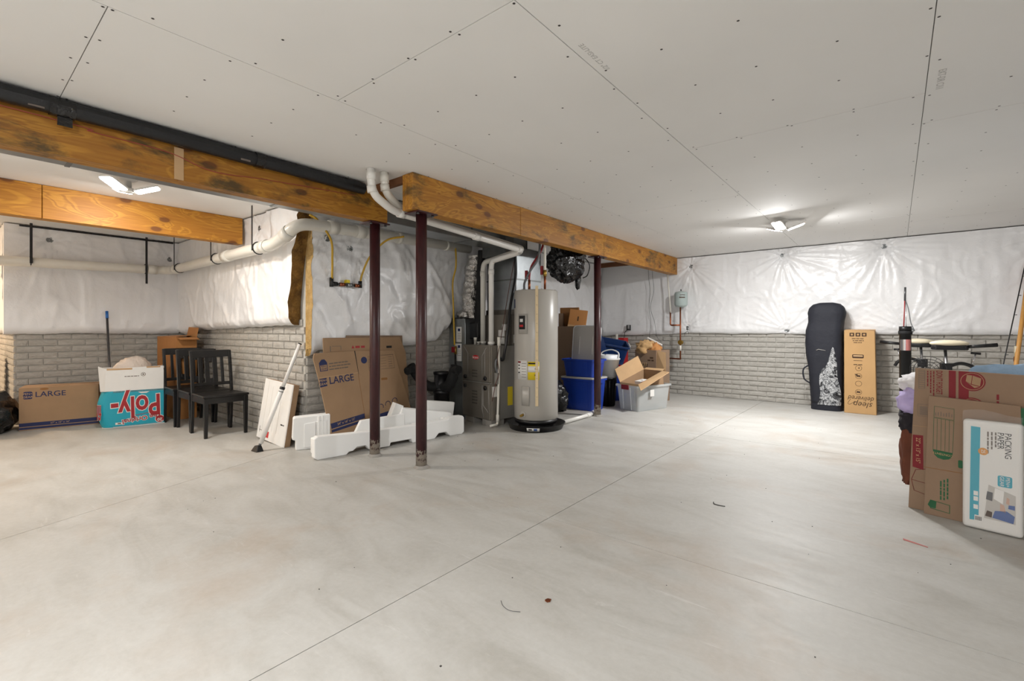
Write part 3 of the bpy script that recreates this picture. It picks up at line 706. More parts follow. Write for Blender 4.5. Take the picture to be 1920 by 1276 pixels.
obj('hood', MB().hexa([(0.12, 0.02, 0), (0.40, 0.02, 0.04), (0.40, 0.42, 0.04), (0.12, 0.42, 0), (0.44, 0.0, 0.12), (0.70, 0.0, 0.12), (0.70, 0.45, 0.12), (0.44, 0.45, 0.12)]), 'galvanized_dark', t)
t = thing('return_duct', 'narrow grey return duct panel between wall and furnace with warning labels', 'duct', (-4.44, 4.16, 0))
obj('panel', MB().box(0, 0.29, 0, 0.40, 0, 1.24), 'galvanized', t, bevel=0.003, seg=1)
obj('cap_flange', MB().box(-0.004, 0.294, -0.006, 0.40, 1.20, 1.252), 'galvanized', t)
for z0, z1 in ((0.96, 1.15), (0.72, 0.94)):
    d = obj('label_sheet', MB().box(0.10 if z0 < 0.9 else 0.13, 0.225, -0.0015, -0.0003, z0, z1), 'label_white', t)
    obj('print_block', MB().box(0.16, 0.20, -0.0022, -0.0016, z1 - 0.055, z1 - 0.02), 'navy_print', d)
    for k in range(4): obj('print_line', MB().box(0.155, 0.215, -0.0022, -0.0016, z1 - 0.085 - k * 0.022, z1 - 0.08 - k * 0.022), 'grey_print', d)
# foil duct
t = thing('foil_duct', 'crinkled silver foil duct hanging beside the blanket', 'duct', (-4.22, 4.33, 1.262))
def fd(u, v):
    a = v * 2 * PI; z = 0.78 * u; r = 0.118 - 0.02 * u + 0.004 * math.sin(u * 70) + 0.022 * fbm((u * 7, math.cos(a) * 2, math.sin(a) * 2), 4)
    cx = 0.0 + 0.09 * u ** 2; return (cx + r * math.cos(a), r * math.sin(a) * 0.9 - 0.02, z)
obj('foil_sleeve', MB().grid(fd, 90, 28), 'foil_wrap', t)
obj('foil_tail', lump(0.09, 0.05, 0.05, 3.3, 0.4, 2.0, 0.2, 3, False), 'foil_wrap', t, loc=(-0.02, -0.12, -0.02))
t = thing('black_sleeve_duct', 'black fabric sleeve hanging between foil duct and vent pipes', 'duct', (-4.04, 4.29, 1.0))
obj('sleeve', MB().grid(lambda u, v: ((0.045 + 0.015 * (1 - u)) * math.cos(v * 2 * PI) - 0.02 * (1 - u) + 0.05 * u, 0.05 * math.sin(v * 2 * PI), 1.10 * u), 30, 16), 'black_matte', t)
obj('valve_block', MB().box(-0.12, 0.03, -0.05, 0.05, 0.0, 0.20), 'black_plastic', t, bevel=0.01)

# gas line
def gas(label, pts, r=0.0105, mat='gas_yellow', valve=None):
    o = Vector(pts[0]); t = thing('gas_line', label, 'gas pipe', tuple(o), 0, 'yellow gas lines')
    obj('tube', MB().tube([p - o for p in bez(pts, 8)], r, 10), mat, t)
    if valve:
        v = Vector(valve) - o
        obj('valve_body', MB().tube([v + Vector((0, 0, -0.05)), v + Vector((0, 0, 0.05))], 0.018, 10), 'brass', t); obj('valve_handle', MB().box(v.x - 0.035, v.x + 0.01, v.y - 0.035, v.y - 0.015, v.z - 0.03, v.z + 0.04), 'valve_red', t)
        obj('drop_leg', MB().tube([v + Vector((0, 0, -0.05)), v + Vector((0, 0, -0.28)), v + Vector((0.06, 0.0, -0.30))], 0.012, 8), 'black_plastic', t)
    return t
gas('yellow gas line dropping to the red valve beside the furnace', [(-4.18, 4.02, 2.13), (-4.17, 4.02, 1.98), (-4.20, 4.04, 1.86), (-4.27, 4.06, 1.70), (-4.28, 4.08, 1.40), (-4.28, 4.10, 0.92)], valve=(-4.28, 4.115, 0.86))
gas('yellow gas line arching from the drain pipe down to the manifold left end', [(-4.24, 2.20, 2.19), (-4.20, 2.26, 2.14), (-4.20, 2.39, 1.98), (-4.26, 2.44, 1.80), (-4.30, 2.46, 1.62)])
gas('yellow gas line rising from the manifold right end behind the post', [(-4.31, 2.78, 1.60), (-4.30, 2.80, 1.70), (-4.25, 2.86, 1.88), (-4.14, 2.98, 2.05), (-4.02, 3.12, 2.10)])
t = thing('gas_manifold', 'brass and iron gas manifold lying in the blanket dimple', 'gas manifold', (-4.31, 2.46, 1.57))
for k in range(4):
    y = 0.0 + k * 0.085; obj('fitting', MB().tube([(0, y, 0), (0, y + 0.06, 0)], 0.022 - 0.003 * (k % 2), 10), ('black_plastic', 'copper', 'galvanized', 'copper')[k], t)
obj('fitting', MB().tube([(0, 0.32, -0.02), (0, 0.32, 0.05)], 0.02, 10), 'black_plastic', t); obj('fitting', MB().tube([(0, 0.0, -0.03), (0, 0.0, 0.06)], 0.02, 10), 'black_plastic', t)
obj('joint_bar', MB().tube([(0, -0.01, 0), (0, 0.33, 0)], 0.012, 10), 'steel_grey', t); obj('valve_tab', MB().box(-0.02, 0.02, 0.15, 0.19, 0.02, 0.05), 'yellow_print', t)
# furnace drain
pipe_thing('condensate_pipe', 'thin white condensate pipe down the right side of the furnace', 'pipe', [(-3.543, 4.10, 1.02), (-3.538, 4.09, 0.55), (-3.533, 4.06, 0.03), (-3.54, 3.95, 0.03)], 0.014, 'pvc', 0.02, [((-3.543, 4.10, 0.98), (0, 0, 1), 0.10, 1.5), ((-3.534, 4.065, 0.10), (0, 0, 1), 0.08, 1.35)], 10)
for lab, pts, r, mt in (('brown thermostat wire looping beside the furnace', [(-3.50, 4.36, 2.04), (-3.56, 4.30, 1.6), (-3.53, 4.14, 1.1), (-3.53, 4.06, 0.8), (-3.50, 4.05, 0.62), (-3.54, 4.04, 0.5), (-3.56, 4.0, 0.3)], 0.004, 'wire_brown'),
                        ('black insulated refrigerant line looping beside the water heater', [(-3.50, 4.34, 2.06), (-3.49, 4.34, 1.75), (-3.47, 4.22, 1.4), (-3.445, 4.13, 1.05), (-3.46, 4.10, 0.86), (-3.50, 4.12, 0.77), (-3.55, 4.12, 0.78)], 0.017, 'black_plastic')):
    tag(obj('cable_run', MB().tube(bez(pts, 10), r, 8), mt), lab, 'cable')

# ------------------------------------------------------------------ water heater
t = thing('water_heater', 'tall grey electric water heater with a yellow energy label', 'water heater', (-3.19, 4.34, 0))
Rh = 0.249
obj('tank', MB().lathe([(Rh - 0.01, 0.115), (Rh, 0.125), (Rh, 1.545), (Rh - 0.012, 1.56), (0.03, 1.575)], 64), 'tank_grey', t)
obj('base_ring', MB().lathe([(Rh - 0.006, 0.07), (Rh - 0.006, 0.115)], 48), 'black_plastic', t)
va = math.atan2(-4.34, 3.19)     # direction towards the viewer
def on_tank(name, a0, a1, z0, z1, mat, par, out=0.0015, n=8):
    m = MB(); m.grid(lambda u, v: ((Rh + out) * math.cos(va + a0 + (a1 - a0) * u), (Rh + out) * math.sin(va + a0 + (a1 - a0) * u), z0 + (z1 - z0) * v), n, 1)
    return obj(name, m, mat, par, solid=0.002)
on_tank('cover_plate', -0.84, -0.40, 1.07, 1.29, 'tank_grey', t, 0.010)
pb = on_tank('control_panel', -0.80, -0.48, 1.12, 1.27, 'black_print', t, 0.013); on_tank('panel_mark', -0.74, -0.58, 1.20, 1.235, 'white_paper', pb, 0.016); on_tank('panel_mark', -0.75, -0.57, 1.145, 1.17, 'red_badge', pb, 0.016)
wl = on_tank('warning_label', -0.95, -0.40, 0.565, 0.775, 'label_white', t)
on_tank('warning_box', -0.92, -0.74, 0.615, 0.745, 'white_print', wl, 0.0032); on_tank('warning_bar', -0.92, -0.74, 0.748, 0.765, 'valve_red', wl, 0.0034)
for k in range(6): on_tank('print_line', -0.68, -0.45, 0.59 + k * 0.03, 0.594 + k * 0.03, 'grey_print', wl, 0.0034, 4)
for z in (0.635, 0.68, 0.715): on_tank('print_mark', -0.88, -0.79, z, z + 0.012, 'black_print', wl, 0.0046, 3)
yl = on_tank('energy_label', -0.37, 0.14, 0.565, 0.765, 'yellow_print', t); on_tank('label_panel', -0.36, 0.13, 0.65, 0.715, 'white_print', yl, 0.0032)
for a0, a1, z in ((-0.34, 0.10, 0.738), (-0.05, 0.0, 0.68), (-0.06, 0.02, 0.61)): on_tank('print_mark', a0, a1, z, z + 0.016, 'black_print', yl, 0.0046, 4)
on_tank('lower_cover', -0.66, -0.30, 0.28, 0.49, 'tank_grey', t, 0.010)
on_tank('round_sticker', -1.38, -1.22, 1.36, 1.46, 'navy_print', t)
c = Vector((math.cos(va - 0.6), math.sin(va - 0.6), 0))
vv = obj('drain_valve', MB().tube([c * (Rh - 0.005) + Vector((0, 0, 0.18)), c * (Rh + 0.05) + Vector((0, 0, 0.17))], 0.014, 12), 'brass', t); obj('valve_flange', MB().tube([c * (Rh - 0.002) + Vector((0, 0, 0.18)), c * (Rh + 0.006) + Vector((0, 0, 0.18))], 0.034, 18), 'tank_grey', vv)
for k in range(6):
    a = k * PI / 3 + 0.4; obj('top_screw', MB().lathe([(0.008, 1.555), (0.008, 1.568)], 8, Matrix.Translation((0.22 * math.cos(a), 0.22 * math.sin(a), 0))), 'chrome', t)
t2 = thing('drain_pan', 'round black drain pan under the water heater', 'pan', (-3.19, 4.34, 0))
obj('pan', MB().lathe([(0.30, 0.0), (0.327, 0.065), (0.333, 0.068), (0.322, 0.064), (0.296, 0.008), (0.01, 0.008)], 56), 'black_plastic', t2)
obj('support_ring', MB().lathe([(0.20, 0.009), (0.20, 0.068)], 32), 'black_matte', t2)
def pan_lab(a0, a1, z0, z1, mat, par, out):
    m = MB(); m.grid(lambda u, v: ((0.303 + 0.39 * (z0 + (z1 - z0) * v) + out) * math.cos(va + a0 + (a1 - a0) * u), (0.303 + 0.39 * (z0 + (z1 - z0) * v) + out) * math.sin(va + a0 + (a1 - a0) * u), z0 + (z1 - z0) * v), 8, 1)
    return obj('pan_label', m, mat, par, solid=0.001)
pl_ = pan_lab(-0.32, 0.12, 0.015, 0.052, 'label_white', t2, 0.002); pan_lab(-0.08, 0.04, 0.02, 0.048, 'blue_print', pl_, 0.004); pan_lab(-0.26, -0.14, 0.028, 0.042, 'black_print', pl_, 0.004)
yd = Vector((math.cos(va + 0.03), math.sin(va + 0.03), 0)); yq = Vector((-yd.y, yd.x, 0))
m = MB(); bp = yd * (Rh + 0.030); tp = yd * (Rh + 0.006)
t3 = thing('yardstick', 'pale wooden yardstick leaning upright against the water heater', 'yardstick', (-3.19 + bp.x, 4.34 + bp.y, 0.285))
d3 = tp - bp
obj('stick', MB().hexa([tuple(yq * -0.016), tuple(yd * 0.005 + yq * -0.016), tuple(yd * 0.005 + yq * 0.016), tuple(yq * 0.016)] + [tuple(p + d3 + Vector((0, 0, 1.31))) for p in (yq * -0.016, yd * 0.005 + yq * -0.016, yd * 0.005 + yq * 0.016, yq * 0.016)]), 'wood_pale', t3)
for k in range(12):
    z = 0.1 + k * 0.1; p = d3 * (z / 1.31) + yd * 0.0058
    obj('inch_mark', MB().tube([p - yq * 0.006 + Vector((0, 0, z)), p + yq * 0.006 + Vector((0, 0, z))], 0.0016, 5), 'grey_print', t3)
for lab, pts, r, mt, cat in (('red hot water tube curving up from the heater top', [(-3.28, 4.33, 1.57), (-3.28, 4.33, 1.70), (-3.27, 4.36, 1.85), (-3.20, 4.44, 2.02), (-3.17, 4.5, 2.2)], 0.012, 'pex_red', 'pipe'),
                        ('white cold water pipe with a red-handled valve above the heater', [(-3.08, 4.36, 1.74), (-3.08, 4.36, 2.0), (-3.09, 4.37, 2.3)], 0.014, 'pvc', 'pipe'),
                        ('grey power cable bending into the heater top', [(-3.33, 4.30, 1.57), (-3.325, 4.30, 1.66), (-3.27, 4.34, 1.8), (-3.20, 4.40, 1.95), (-3.22, 4.46, 2.2)], 0.013, 'pex_grey', 'cable')):
    o = Vector(pts[0]); tt = thing('water_tube' if cat == 'pipe' else 'power_cable', lab, cat, pts[0]); obj('tube', MB().tube([p - o for p in bez(pts, 8)], r, 10), mt, tt)
    if mt == 'pvc':
        obj('copper_stub', MB().tube([(0, 0, -0.17), (0, 0, 0.0)], 0.013, 10), 'copper', tt); obj('valve_body', MB().tube([(0, 0, -0.02), (0, 0, 0.05)], 0.02, 10), 'brass', tt); obj('valve_handle', MB().box(-0.05, -0.02, -0.02, 0.0, 0.0, 0.10), 'valve_red', tt)
    if mt == 'pex_red': obj('copper_stub', MB().tube([(0, 0, -0.01), (0, 0, 0.12)], 0.015, 10), 'copper', tt); obj('valve_handle', MB().box(-0.05, -0.018, -0.02, 0.0, 0.13, 0.23), 'valve_red', tt)
pipe_thing('floor_pipe', 'white floor pipe running from the drain pan to the far post', 'pipe', [(-3.02, 4.66, 0.028), (-3.03, 5.30, 0.028), (-3.10, 5.5, 0.028)], 0.024, 'pvc_clean', 0.03, [((-3.03, 5.24, 0.028), (0, 1, 0), 0.09, 1.25)], 12)

# ================================================================== things on the left
def carton_body(root, w, d, h, mat, t=0.005, open_top=False, inner='card_inner', y0=0.0, name='body'):
    """carton panels; front at local y = y0, depth backwards"""
    obj('front_panel', MB().box(0, w, y0, y0 + t, 0, h), mat, root, bevel=0.002, seg=1)
    obj('back_panel', MB().box(0, w, y0 + d - t, y0 + d, 0, h), mat, root, bevel=0.002, seg=1)
    obj('side_panel', MB().box(0, t, y0 + t, y0 + d - t, 0, h), mat, root); obj('side_panel', MB().box(w - t, w, y0 + t, y0 + d - t, 0, h), mat, root)
    obj('bottom_panel', MB().box(t, w - t, y0 + t, y0 + d - t, 0.0, 0.006), inner, root)
    if not open_top: obj('top_flap', MB().box(0, w, y0, y0 + d / 2 - 0.002, h, h + t), mat, root); obj('top_flap', MB().box(0, w, y0 + d / 2 + 0.002, y0 + d, h, h + t), mat, root)

# carton LARGE
c = thing('moving_carton', 'brown moving carton marked LARGE with a navy stripe, at the far left wall', 'carton', (-7.46, 0.564, 0), R(78))
carton_body(c, 0.66, 0.38, 0.465, 'card')
lg = decal('logo_badge', c, 'navy_print', rrect(0.033, 0.107, 0.345, 0.428, 0.016), -0.0002)
text('PEN+', 0.032, 'card_light', lg, (0.07, -0.0012, 0.402)); text('GEAR', 0.032, 'card_light', lg, (0.07, -0.0012, 0.368))
text('LARGE', 0.082, 'navy_print', c, (0.125, -0.0006, 0.39), align='LEFT', sx=1.03, offset=0.0006)
decal('stripe', c, 'navy_print', rect(0.002, 0.658, 0.042, 0.082), -0.0002); decal('stripe', c, 'navy_print', rect(0.002, 0.658, 0.010, 0.034), -0.0002)
text('27" x 15" x 16"', 0.026, 'card_light', c, (0.33, -0.0014, 0.061))
obj('hand_hole', MB().prism(disc(0.20, 0.45, 0.012, 16, 3.0), -0.0006, 0.0), 'card_inner', c); obj('top_slit', MB().box(0.22, 0.40, 0.1, 0.108, 0.470, 0.4708), 'black_print', c)

# upside down carton of fibre filling
c = thing('stuffing_carton', 'teal upside-down carton with big red lettering and white flaps', 'carton', (-6.905, 1.164, 0), R(78))
W_, D_, H_ = 0.58, 0.33, 0.415
def plan(z, k=1.0):
    bul = 0.045 * math.sin(PI * min(1, max(0, z / H_)))
    pts = []
    for i in range(9):
        a = R(180 + 90 * i / 8); pts.append((0.03 - bul + 0.10 * (1 + math.cos(a)) - 0.03, 0.10 * (1 + math.sin(a))))
    pts += [(W_ - 0.01, 0.0), (W_, 0.01), (W_, D_ - 0.01), (W_ - 0.01, D_)]
    for i in range(9):
        a = R(90 + 90 * i / 8); pts.append((0.03 - bul + 0.10 * (1 + math.cos(a)) - 0.03, D_ - 0.10 + 0.10 * math.sin(a)))
    return pts
vs = []; fs = []; nz = 10; npl = len(plan(0))
for j in range(nz + 1):
    z = 0.004 + (H_ - 0.004) * j / nz; vs += [(x, y, z) for x, y in plan(z)]
for j in range(nz):
    for i in range(npl):
        i2 = (i + 1) % npl; fs.append((j * npl + i, j * npl + i2, (j + 1) * npl + i2, (j + 1) * npl + i))
fs.append(tuple(range(npl - 1, -1, -1)))
obj('body', MB().add(vs, fs), 'teal_print', c)
obj('bottom_edge', MB().prism([(x - 0.001 if x > 0.1 else x, y) for x, y in plan(0.004)], 0, 0.012, 'z'), 'white_print', c)
obj('white_border', MB().prism([(x, y) for x, y in plan(H_)], H_ - 0.022, H_ + 0.004, 'z'), 'white_print', c)
fl = obj('front_flap', MB().hexa([(0.03, 0.002, H_), (W_ - 0.004, 0.002, H_), (W_ - 0.004, 0.008, H_), (0.03, 0.008, H_), (0.035, -0.006, 0.675), (W_ - 0.022, -0.006, 0.685), (W_ - 0.022, 0.0, 0.685), (0.035, 0.0, 0.675)]), 'white_print', c)
obj('torn_edge', MB().box(0.045, 0.27, -0.0075, -0.0055, 0.655, 0.674), 'card_light', fl); obj('torn_edge', MB().box(0.40, 0.53, -0.0075, -0.0055, 0.668, 0.684), 'card_light', fl)
obj('care_mark', ring(MB(), disc(0.37, 0.595, 0.022), disc(0.37, 0.595, 0.017), -0.005, -0.0025), 'grey_print', fl); decal('care_letter', fl, 'grey_print', disc(0.37, 0.595, 0.009, 10), -0.0028)
decal('print_mark', fl, 'black_print', rect(0.36, 0.385, 0.560, 0.570), -0.0015); fine_print(fl, 'grey_print', 0.20, 0.578, 0.13, 0.008, -0.0035, seed=3)
obj('left_flap', MB().hexa([(-0.012, 0.03, H_), (0.03, 0.004, H_), (0.034, 0.008, H_), (-0.008, 0.034, H_), (-0.03, 0.02, 0.70), (0.036, -0.004, 0.672), (0.04, 0.0, 0.672), (-0.026, 0.024, 0.70)]), 'white_paper', c)
obj('left_flap', MB().hexa([(-0.012, 0.03, H_), (-0.008, 0.03, H_), (-0.008, 0.30, H_), (-0.012, 0.30, H_), (-0.03, 0.02, 0.70), (-0.026, 0.02, 0.70), (-0.03, 0.30, 0.69), (-0.034, 0.30, 0.69)]), 'white_paper', c)
obj('right_flap', MB().hexa([(W_ - 0.004, 0.01, H_), (W_, 0.01, H_), (W_, 0.32, H_), (W_ - 0.004, 0.32, H_), (W_ - 0.02, 0.0, 0.685), (W_ - 0.016, 0.0, 0.685), (W_ - 0.02, 0.32, 0.68), (W_ - 0.024, 0.32, 0.68)]), 'white_paper', c)
obj('back_flap', MB().box(0.0, W_ - 0.02, D_ - 0.01, D_ - 0.005, H_, 0.67), 'white_paper', c)
for mt, off, yy in (('white_paper', 0.017, -0.0012), ('red_print', 0.008, -0.0026)):
    text('Poly-', 0.34, mt, c, (0.31, yy, 0.235), roll=PI + R(3), offset=off, sx=0.66, shear=0.05)
    tt = text('fil', 0.24, mt, c, (-0.021 if mt == 'white_paper' else -0.0225, 0.022 if mt == 'white_paper' else 0.0205, 0.19), rot=(PI / 2, 0, R(-45)), roll=PI, offset=off * 0.4, sx=0.33)
text('The Original', 0.072, 'white_paper', c, (0.36, -0.0012, 0.083), roll=PI + R(8), offset=0.006); text('The Original', 0.072, 'red_print', c, (0.36, -0.0026, 0.083), roll=PI + R(8), offset=0.0012)
obj('script_bar', MB().prism([(0.25, 0.115), (0.45, 0.142), (0.45, 0.147), (0.25, 0.120)], -0.0012, -0.0002), 'red_print', c)
bd = decal('weight_badge', c, 'white_paper', disc(0.525, 0.058, 0.046), -0.0002); decal('badge_disc', bd, 'red_print', disc(0.525, 0.058, 0.040), -0.0011); text('20', 0.048, 'white_paper', bd, (0.525, -0.0026, 0.05), roll=PI, offset=0.001)
decal('print_patch', c, 'white_paper', rect(0.12, 0.19, 0.03, 0.055), -0.0002); decal('print_patch', c, 'grey_print', rect(0.14, 0.17, 0.036, 0.05), -0.0012); decal('print_arc', c, 'white_paper', [(0.32, 0.392), (0.35, 0.374), (0.40, 0.374), (0.43, 0.392)], -0.0002)
b = obj('fiber_bag', lump(0.11, 0.20, 0.21, 5.1, 0.10, 1.6, 0.08, 4), 'fiberfill'); b.location = (-7.015, 1.47, 0.425)
tag(b, 'crumpled clear bag of white fibre bulging out of the teal carton', 'bag')
# broom
t = thing('broom', 'dark broom handle with a blue tip leaning on the far left blanket', 'broom', (-7.36, 1.335, 0))
obj('handle', MB().tube([(0, 0, 0.10), (-0.44, 0.036, 1.26)], 0.0125, 10), 'steel_grey', t); obj('tip', MB().tube([(-0.44, 0.036, 1.26), (-0.475, 0.039, 1.35)], 0.0155, 10), 'blue_cap', t)
obj('brush_head', MB().box(-0.04, 0.04, -0.06, 0.08, 0.0, 0.10), 'black_matte', t)
# bags at the left edge
b = obj('trash_bag', lump(0.36, 0.30, 0.26, 2.2, 0.16, 2.2, 0.12, 4), 'bag_black'); b.location = (-7.62, 0.26, 0); tag(b, 'slumped black trash bag at the left edge of the floor', 'bag')
b = obj('duffel_bag', lump(0.28, 0.25, 0.56, 8.2, 0.10, 1.4, 0.05, 4, power=2.8), 'bag_olive'); b.location = (-8.9, 0.25, 0); tag(b, 'tall olive bag in the gap at the left edge', 'bag')

# tall carton behind the chairs
c = thing('tall_carton', 'tall orange-brown carton with open flaps behind the black chairs', 'carton', (-7.69, 1.87, 0))
carton_body(c, 0.80, 0.22, 1.02, 'card_orange', open_top=True)
obj('raised_flap', MB().hexa([(0.42, 0.215, 1.02), (0.80, 0.215, 1.02), (0.80, 0.22, 1.02), (0.42, 0.22, 1.02), (0.44, 0.235, 1.15), (0.80, 0.235, 1.14), (0.80, 0.24, 1.14), (0.44, 0.24, 1.15)]), 'card_orange', c)
obj('folded_flap', MB().hexa([(0.0, 0.0, 1.02), (0.78, 0.0, 1.02), (0.78, 0.005, 1.025), (0.0, 0.005, 1.025), (0.0, 0.20, 1.035), (0.6, 0.20, 1.035), (0.6, 0.21, 1.04), (0.0, 0.21, 1.04)]), 'card_orange', c)
obj('side_flap', MB().hexa([(0.80, 0.0, 1.015), (0.805, 0.0, 1.02), (0.805, 0.22, 1.02), (0.80, 0.22, 1.015), (0.92, 0.01, 0.99), (0.925, 0.01, 0.995), (0.925, 0.21, 0.995), (0.92, 0.21, 0.99)]), 'card_orange', c)

# chairs: local -y is the front
def chair(label, loc, rz):
    t = thing('dining_chair', label, 'chair', loc, rz, 'black wooden chairs in a row')
    w, d, m = 0.19, 0.20, 'black_paint'
    for s in (-1, 1):
        obj('leg', MB().hexa([(s * w - 0.015, -d - 0.013, 0), (s * w + 0.015, -d - 0.013, 0), (s * w + 0.015, -d + 0.015, 0), (s * w - 0.015, -d + 0.015, 0), (s * w - 0.021, -d - 0.015, 0.41), (s * w + 0.021, -d - 0.015, 0.41), (s * w + 0.021, -d + 0.023, 0.41), (s * w - 0.021, -d + 0.023, 0.41)]), m, t, bevel=0.003)
        pts = [(d + 0.02, 0.0), (d - 0.002, 0.2), (d - 0.01, 0.41), (d + 0.01, 0.6), (d + 0.04, 0.78), (d + 0.062, 0.885)]
        vs = []; fs = []
        for y, z in pts: vs += [(s * w - 0.014, y - 0.018, z), (s * w + 0.014, y - 0.018, z), (s * w + 0.014, y + 0.016, z), (s * w - 0.014, y + 0.016, z)]
        for i in range(len(pts) - 1):
            for k in range(4): k2 = (k + 1) % 4; fs.append((i * 4 + k, i * 4 + k2, i * 4 + 4 + k2, i * 4 + 4 + k))
        fs += [(3, 2, 1, 0), tuple(len(vs) - 4 + k for k in range(4))]
        obj('back_post', MB().add(vs, fs), m, t, bevel=0.003)
        obj('side_rail', MB().box(s * w - 0.010, s * w + 0.010, -d + 0.01, d - 0.02, 0.35, 0.41), m, t)
    obj('front_rail', MB().box(-w, w, -d - 0.01, -d + 0.012, 0.35, 0.41), m, t); obj('rear_rail', MB().box(-w, w, d - 0.03, d - 0.01, 0.35, 0.41), m, t)
    obj('seat', MB().prism([(-w - 0.03, -d - 0.02), (w + 0.03, -d - 0.02), (w + 0.012, d - 0.01), (-w - 0.012, d - 0.01)], 0.411, 0.437, 'z'), m, t, bevel=0.008, seg=3)
    def by(z): return d + 0.01 + 0.052 * max(0, (z - 0.6)) / 0.285 if z > 0.6 else d - 0.01 + 0.02 * (z - 0.41) / 0.19
    def curved(x, z): return by(z) + 0.014 * (1 - (x / w) ** 2)
    def panel(name, x0, x1, z0, z1, th=0.016, n=6):
        mb = MB(); vs = []; fs = []
        for j, z in enumerate((z0, (z0 + z1) / 2, z1)):
            for i in range(n + 1):
                x = x0 + (x1 - x0) * i / n; y = curved(x, z); vs += [(x, y - th / 2, z), (x, y + th / 2, z)]
        W = 2 * (n + 1)
        for j in range(2):
            for i in range(n):
                a = j * W + 2 * i; fs += [(a, a + 2, a + W + 2, a + W), (a + 3, a + 1, a + W + 1, a + W + 3)]
            fs += [(j * W, j * W + W, j * W + W + 1, j * W + 1), (j * W + W - 2, j * W + W - 1, j * W + 2 * W - 1, j * W + 2 * W - 2)]
        for i in range(n):
            a = 2 * i; fs.append((a, a + 1, a + 3, a + 2)); a += 2 * W; fs.append((a, a + 2, a + 3, a + 1))
        return obj(name, mb.add(vs, fs), m, t, bevel=0.003)
    panel('top_rail', -w, w, 0.81, 0.888, 0.022); panel('lower_rail', -w, w, 0.50, 0.535, 0.018)
    panel('back_slat', -0.125, -0.095, 0.53, 0.82, n=1); panel('back_slat', 0.095, 0.125, 0.53, 0.82, n=1)
    panel('splat', -0.062, -0.016, 0.53, 0.82, n=2); panel('splat', 0.016, 0.062, 0.53, 0.82, n=2); panel('splat_bridge', -0.017, 0.017, 0.76, 0.82, n=1); panel('splat_bridge', -0.017, 0.017, 0.53, 0.57, n=1)
    return t
ch = chair('black wooden chair standing in front of the other two', (-5.66, 1.925, 0), R(90))
dup(ch, (-6.125, 1.93, 0), R(90.5), 'black wooden chair in the middle of the row of three')
dup(ch, (-6.585, 1.915, 0), R(89.5), 'black wooden chair pressed against the teal carton')

# white flat carton and telescoping pole on the alcove wall
c = thing('flat_carton', 'slim white flat-pack carton leaning on the alcove wall', 'carton', (-5.09, 2.07, 0))
c.rotation_euler = (R(-8), R(2.5), 0)
obj('front_panel', MB().box(0, 0.61, 0, 0.004, 0.022, 0.62), 'white_print', c, bevel=0.002); obj('core', MB().box(0.001, 0.607, 0.004, 0.058, 0.022, 0.618), 'card', c, bevel=0.002)
decal('red_patch', c, 'red_badge', rect(0.20, 0.26, 0.05, 0.11), -0.0003); fine_print(c, 'black_print', 0.47, 0.22, 0.07, 0.012, -0.0003, seed=5)
for k in range(4): decal('tape_crease', c, 'white_paper', rect(0.10 + k * 0.10, 0.104 + k * 0.10, 0.12, 0.6 - 0.04 * k), -0.0002, 0.0015)
decal('print_mark', c, 'grey_print', rect(0.04, 0.10, 0.10, 0.105), -0.0003); decal('print_mark', c, 'grey_print', rect(0.05, 0.055, 0.08, 0.14), -0.0003); decal('print_mark', c, 'grey_print', rect(0.25, 0.265, 0.22, 0.235), -0.0003)
t = thing('telescoping_pole', 'white telescoping pole with a black rubber foot leaning on the corner', 'pole', (-4.54, 1.86, 0))
p0, p1 = Vector((0.015, 0.02, 0.07)), Vector((0.10, 0.345, 0.975)); dr = p1 - p0
obj('lower_tube', MB().tube([p0, p0 + dr * 0.56], 0.021, 16), 'lead_white', t); obj('upper_tube', MB().tube([p0 + dr * 0.56, p1], 0.017, 16), 'lead_white', t)
obj('collar', MB().tube([p0 + dr * 0.535, p0 + dr * 0.56], 0.0235, 16), 'black_plastic', t); obj('collar_ring', MB().tube([p0 + dr * 0.51, p0 + dr * 0.516], 0.0215, 16), 'black_plastic', t); obj('end_cap', MB().tube([p1, p1 + dr * 0.012], 0.017, 12), 'black_plastic', t)
obj('foot_pin', MB().tube([p0 - dr * 0.03, p0 + dr * 0.005], 0.012, 10), 'steel_grey', t)
obj('rubber_foot', MB().hexa([(-0.055, -0.04, 0.0), (0.05, -0.03, 0.0), (0.055, 0.035, 0.0), (-0.05, 0.03, 0.0), (-0.03, -0.015, 0.05), (0.03, -0.01, 0.055), (0.03, 0.025, 0.055), (-0.028, 0.022, 0.05)]), 'black_plastic', t, bevel=0.006)

# flattened cartons against the left wall (local x along +Y, -y towards the room)
def flat(label, quad, yb, yt, th, mat, parent_z=0.0, fold=None):
    """flattened carton: four corners (x, z) counter-clockwise, leaning from yb at the foot to yt at the top"""
    t = thing('flattened_carton', label, 'carton', (-4.47, 2.30, 0), R(90), 'flattened cartons leaning on the left wall')
    zt = max(z for _, z in quad)
    Y = lambda z: yb + (yt - yb) * z / zt
    n = len(quad)
    obj('board', MB().add([(x, Y(z), z) for x, z in quad] + [(x, Y(z) + th, z) for x, z in quad], [tuple(range(n)), tuple(range(2 * n - 1, n - 1, -1))] + [(i, i + n, (i + 1) % n + n, (i + 1) % n) for i in range(n)]), mat, t, bevel=0.002, seg=1)
    t['lean'] = (yt - yb) / zt
    return t, Y
def on_flat(t, Y, name, poly, mat, out=0.0008, lift=0.0004):
    n = len(poly)
    return obj(name, MB().add([(x, Y(z) - lift - out, z) for x, z in poly] + [(x, Y(z) - lift, z) for x, z in poly], [tuple(range(n)), tuple(range(2 * n - 1, n - 1, -1))] + [(i, i + n, (i + 1) % n + n, (i + 1) % n) for i in range(n)]), mat, t)
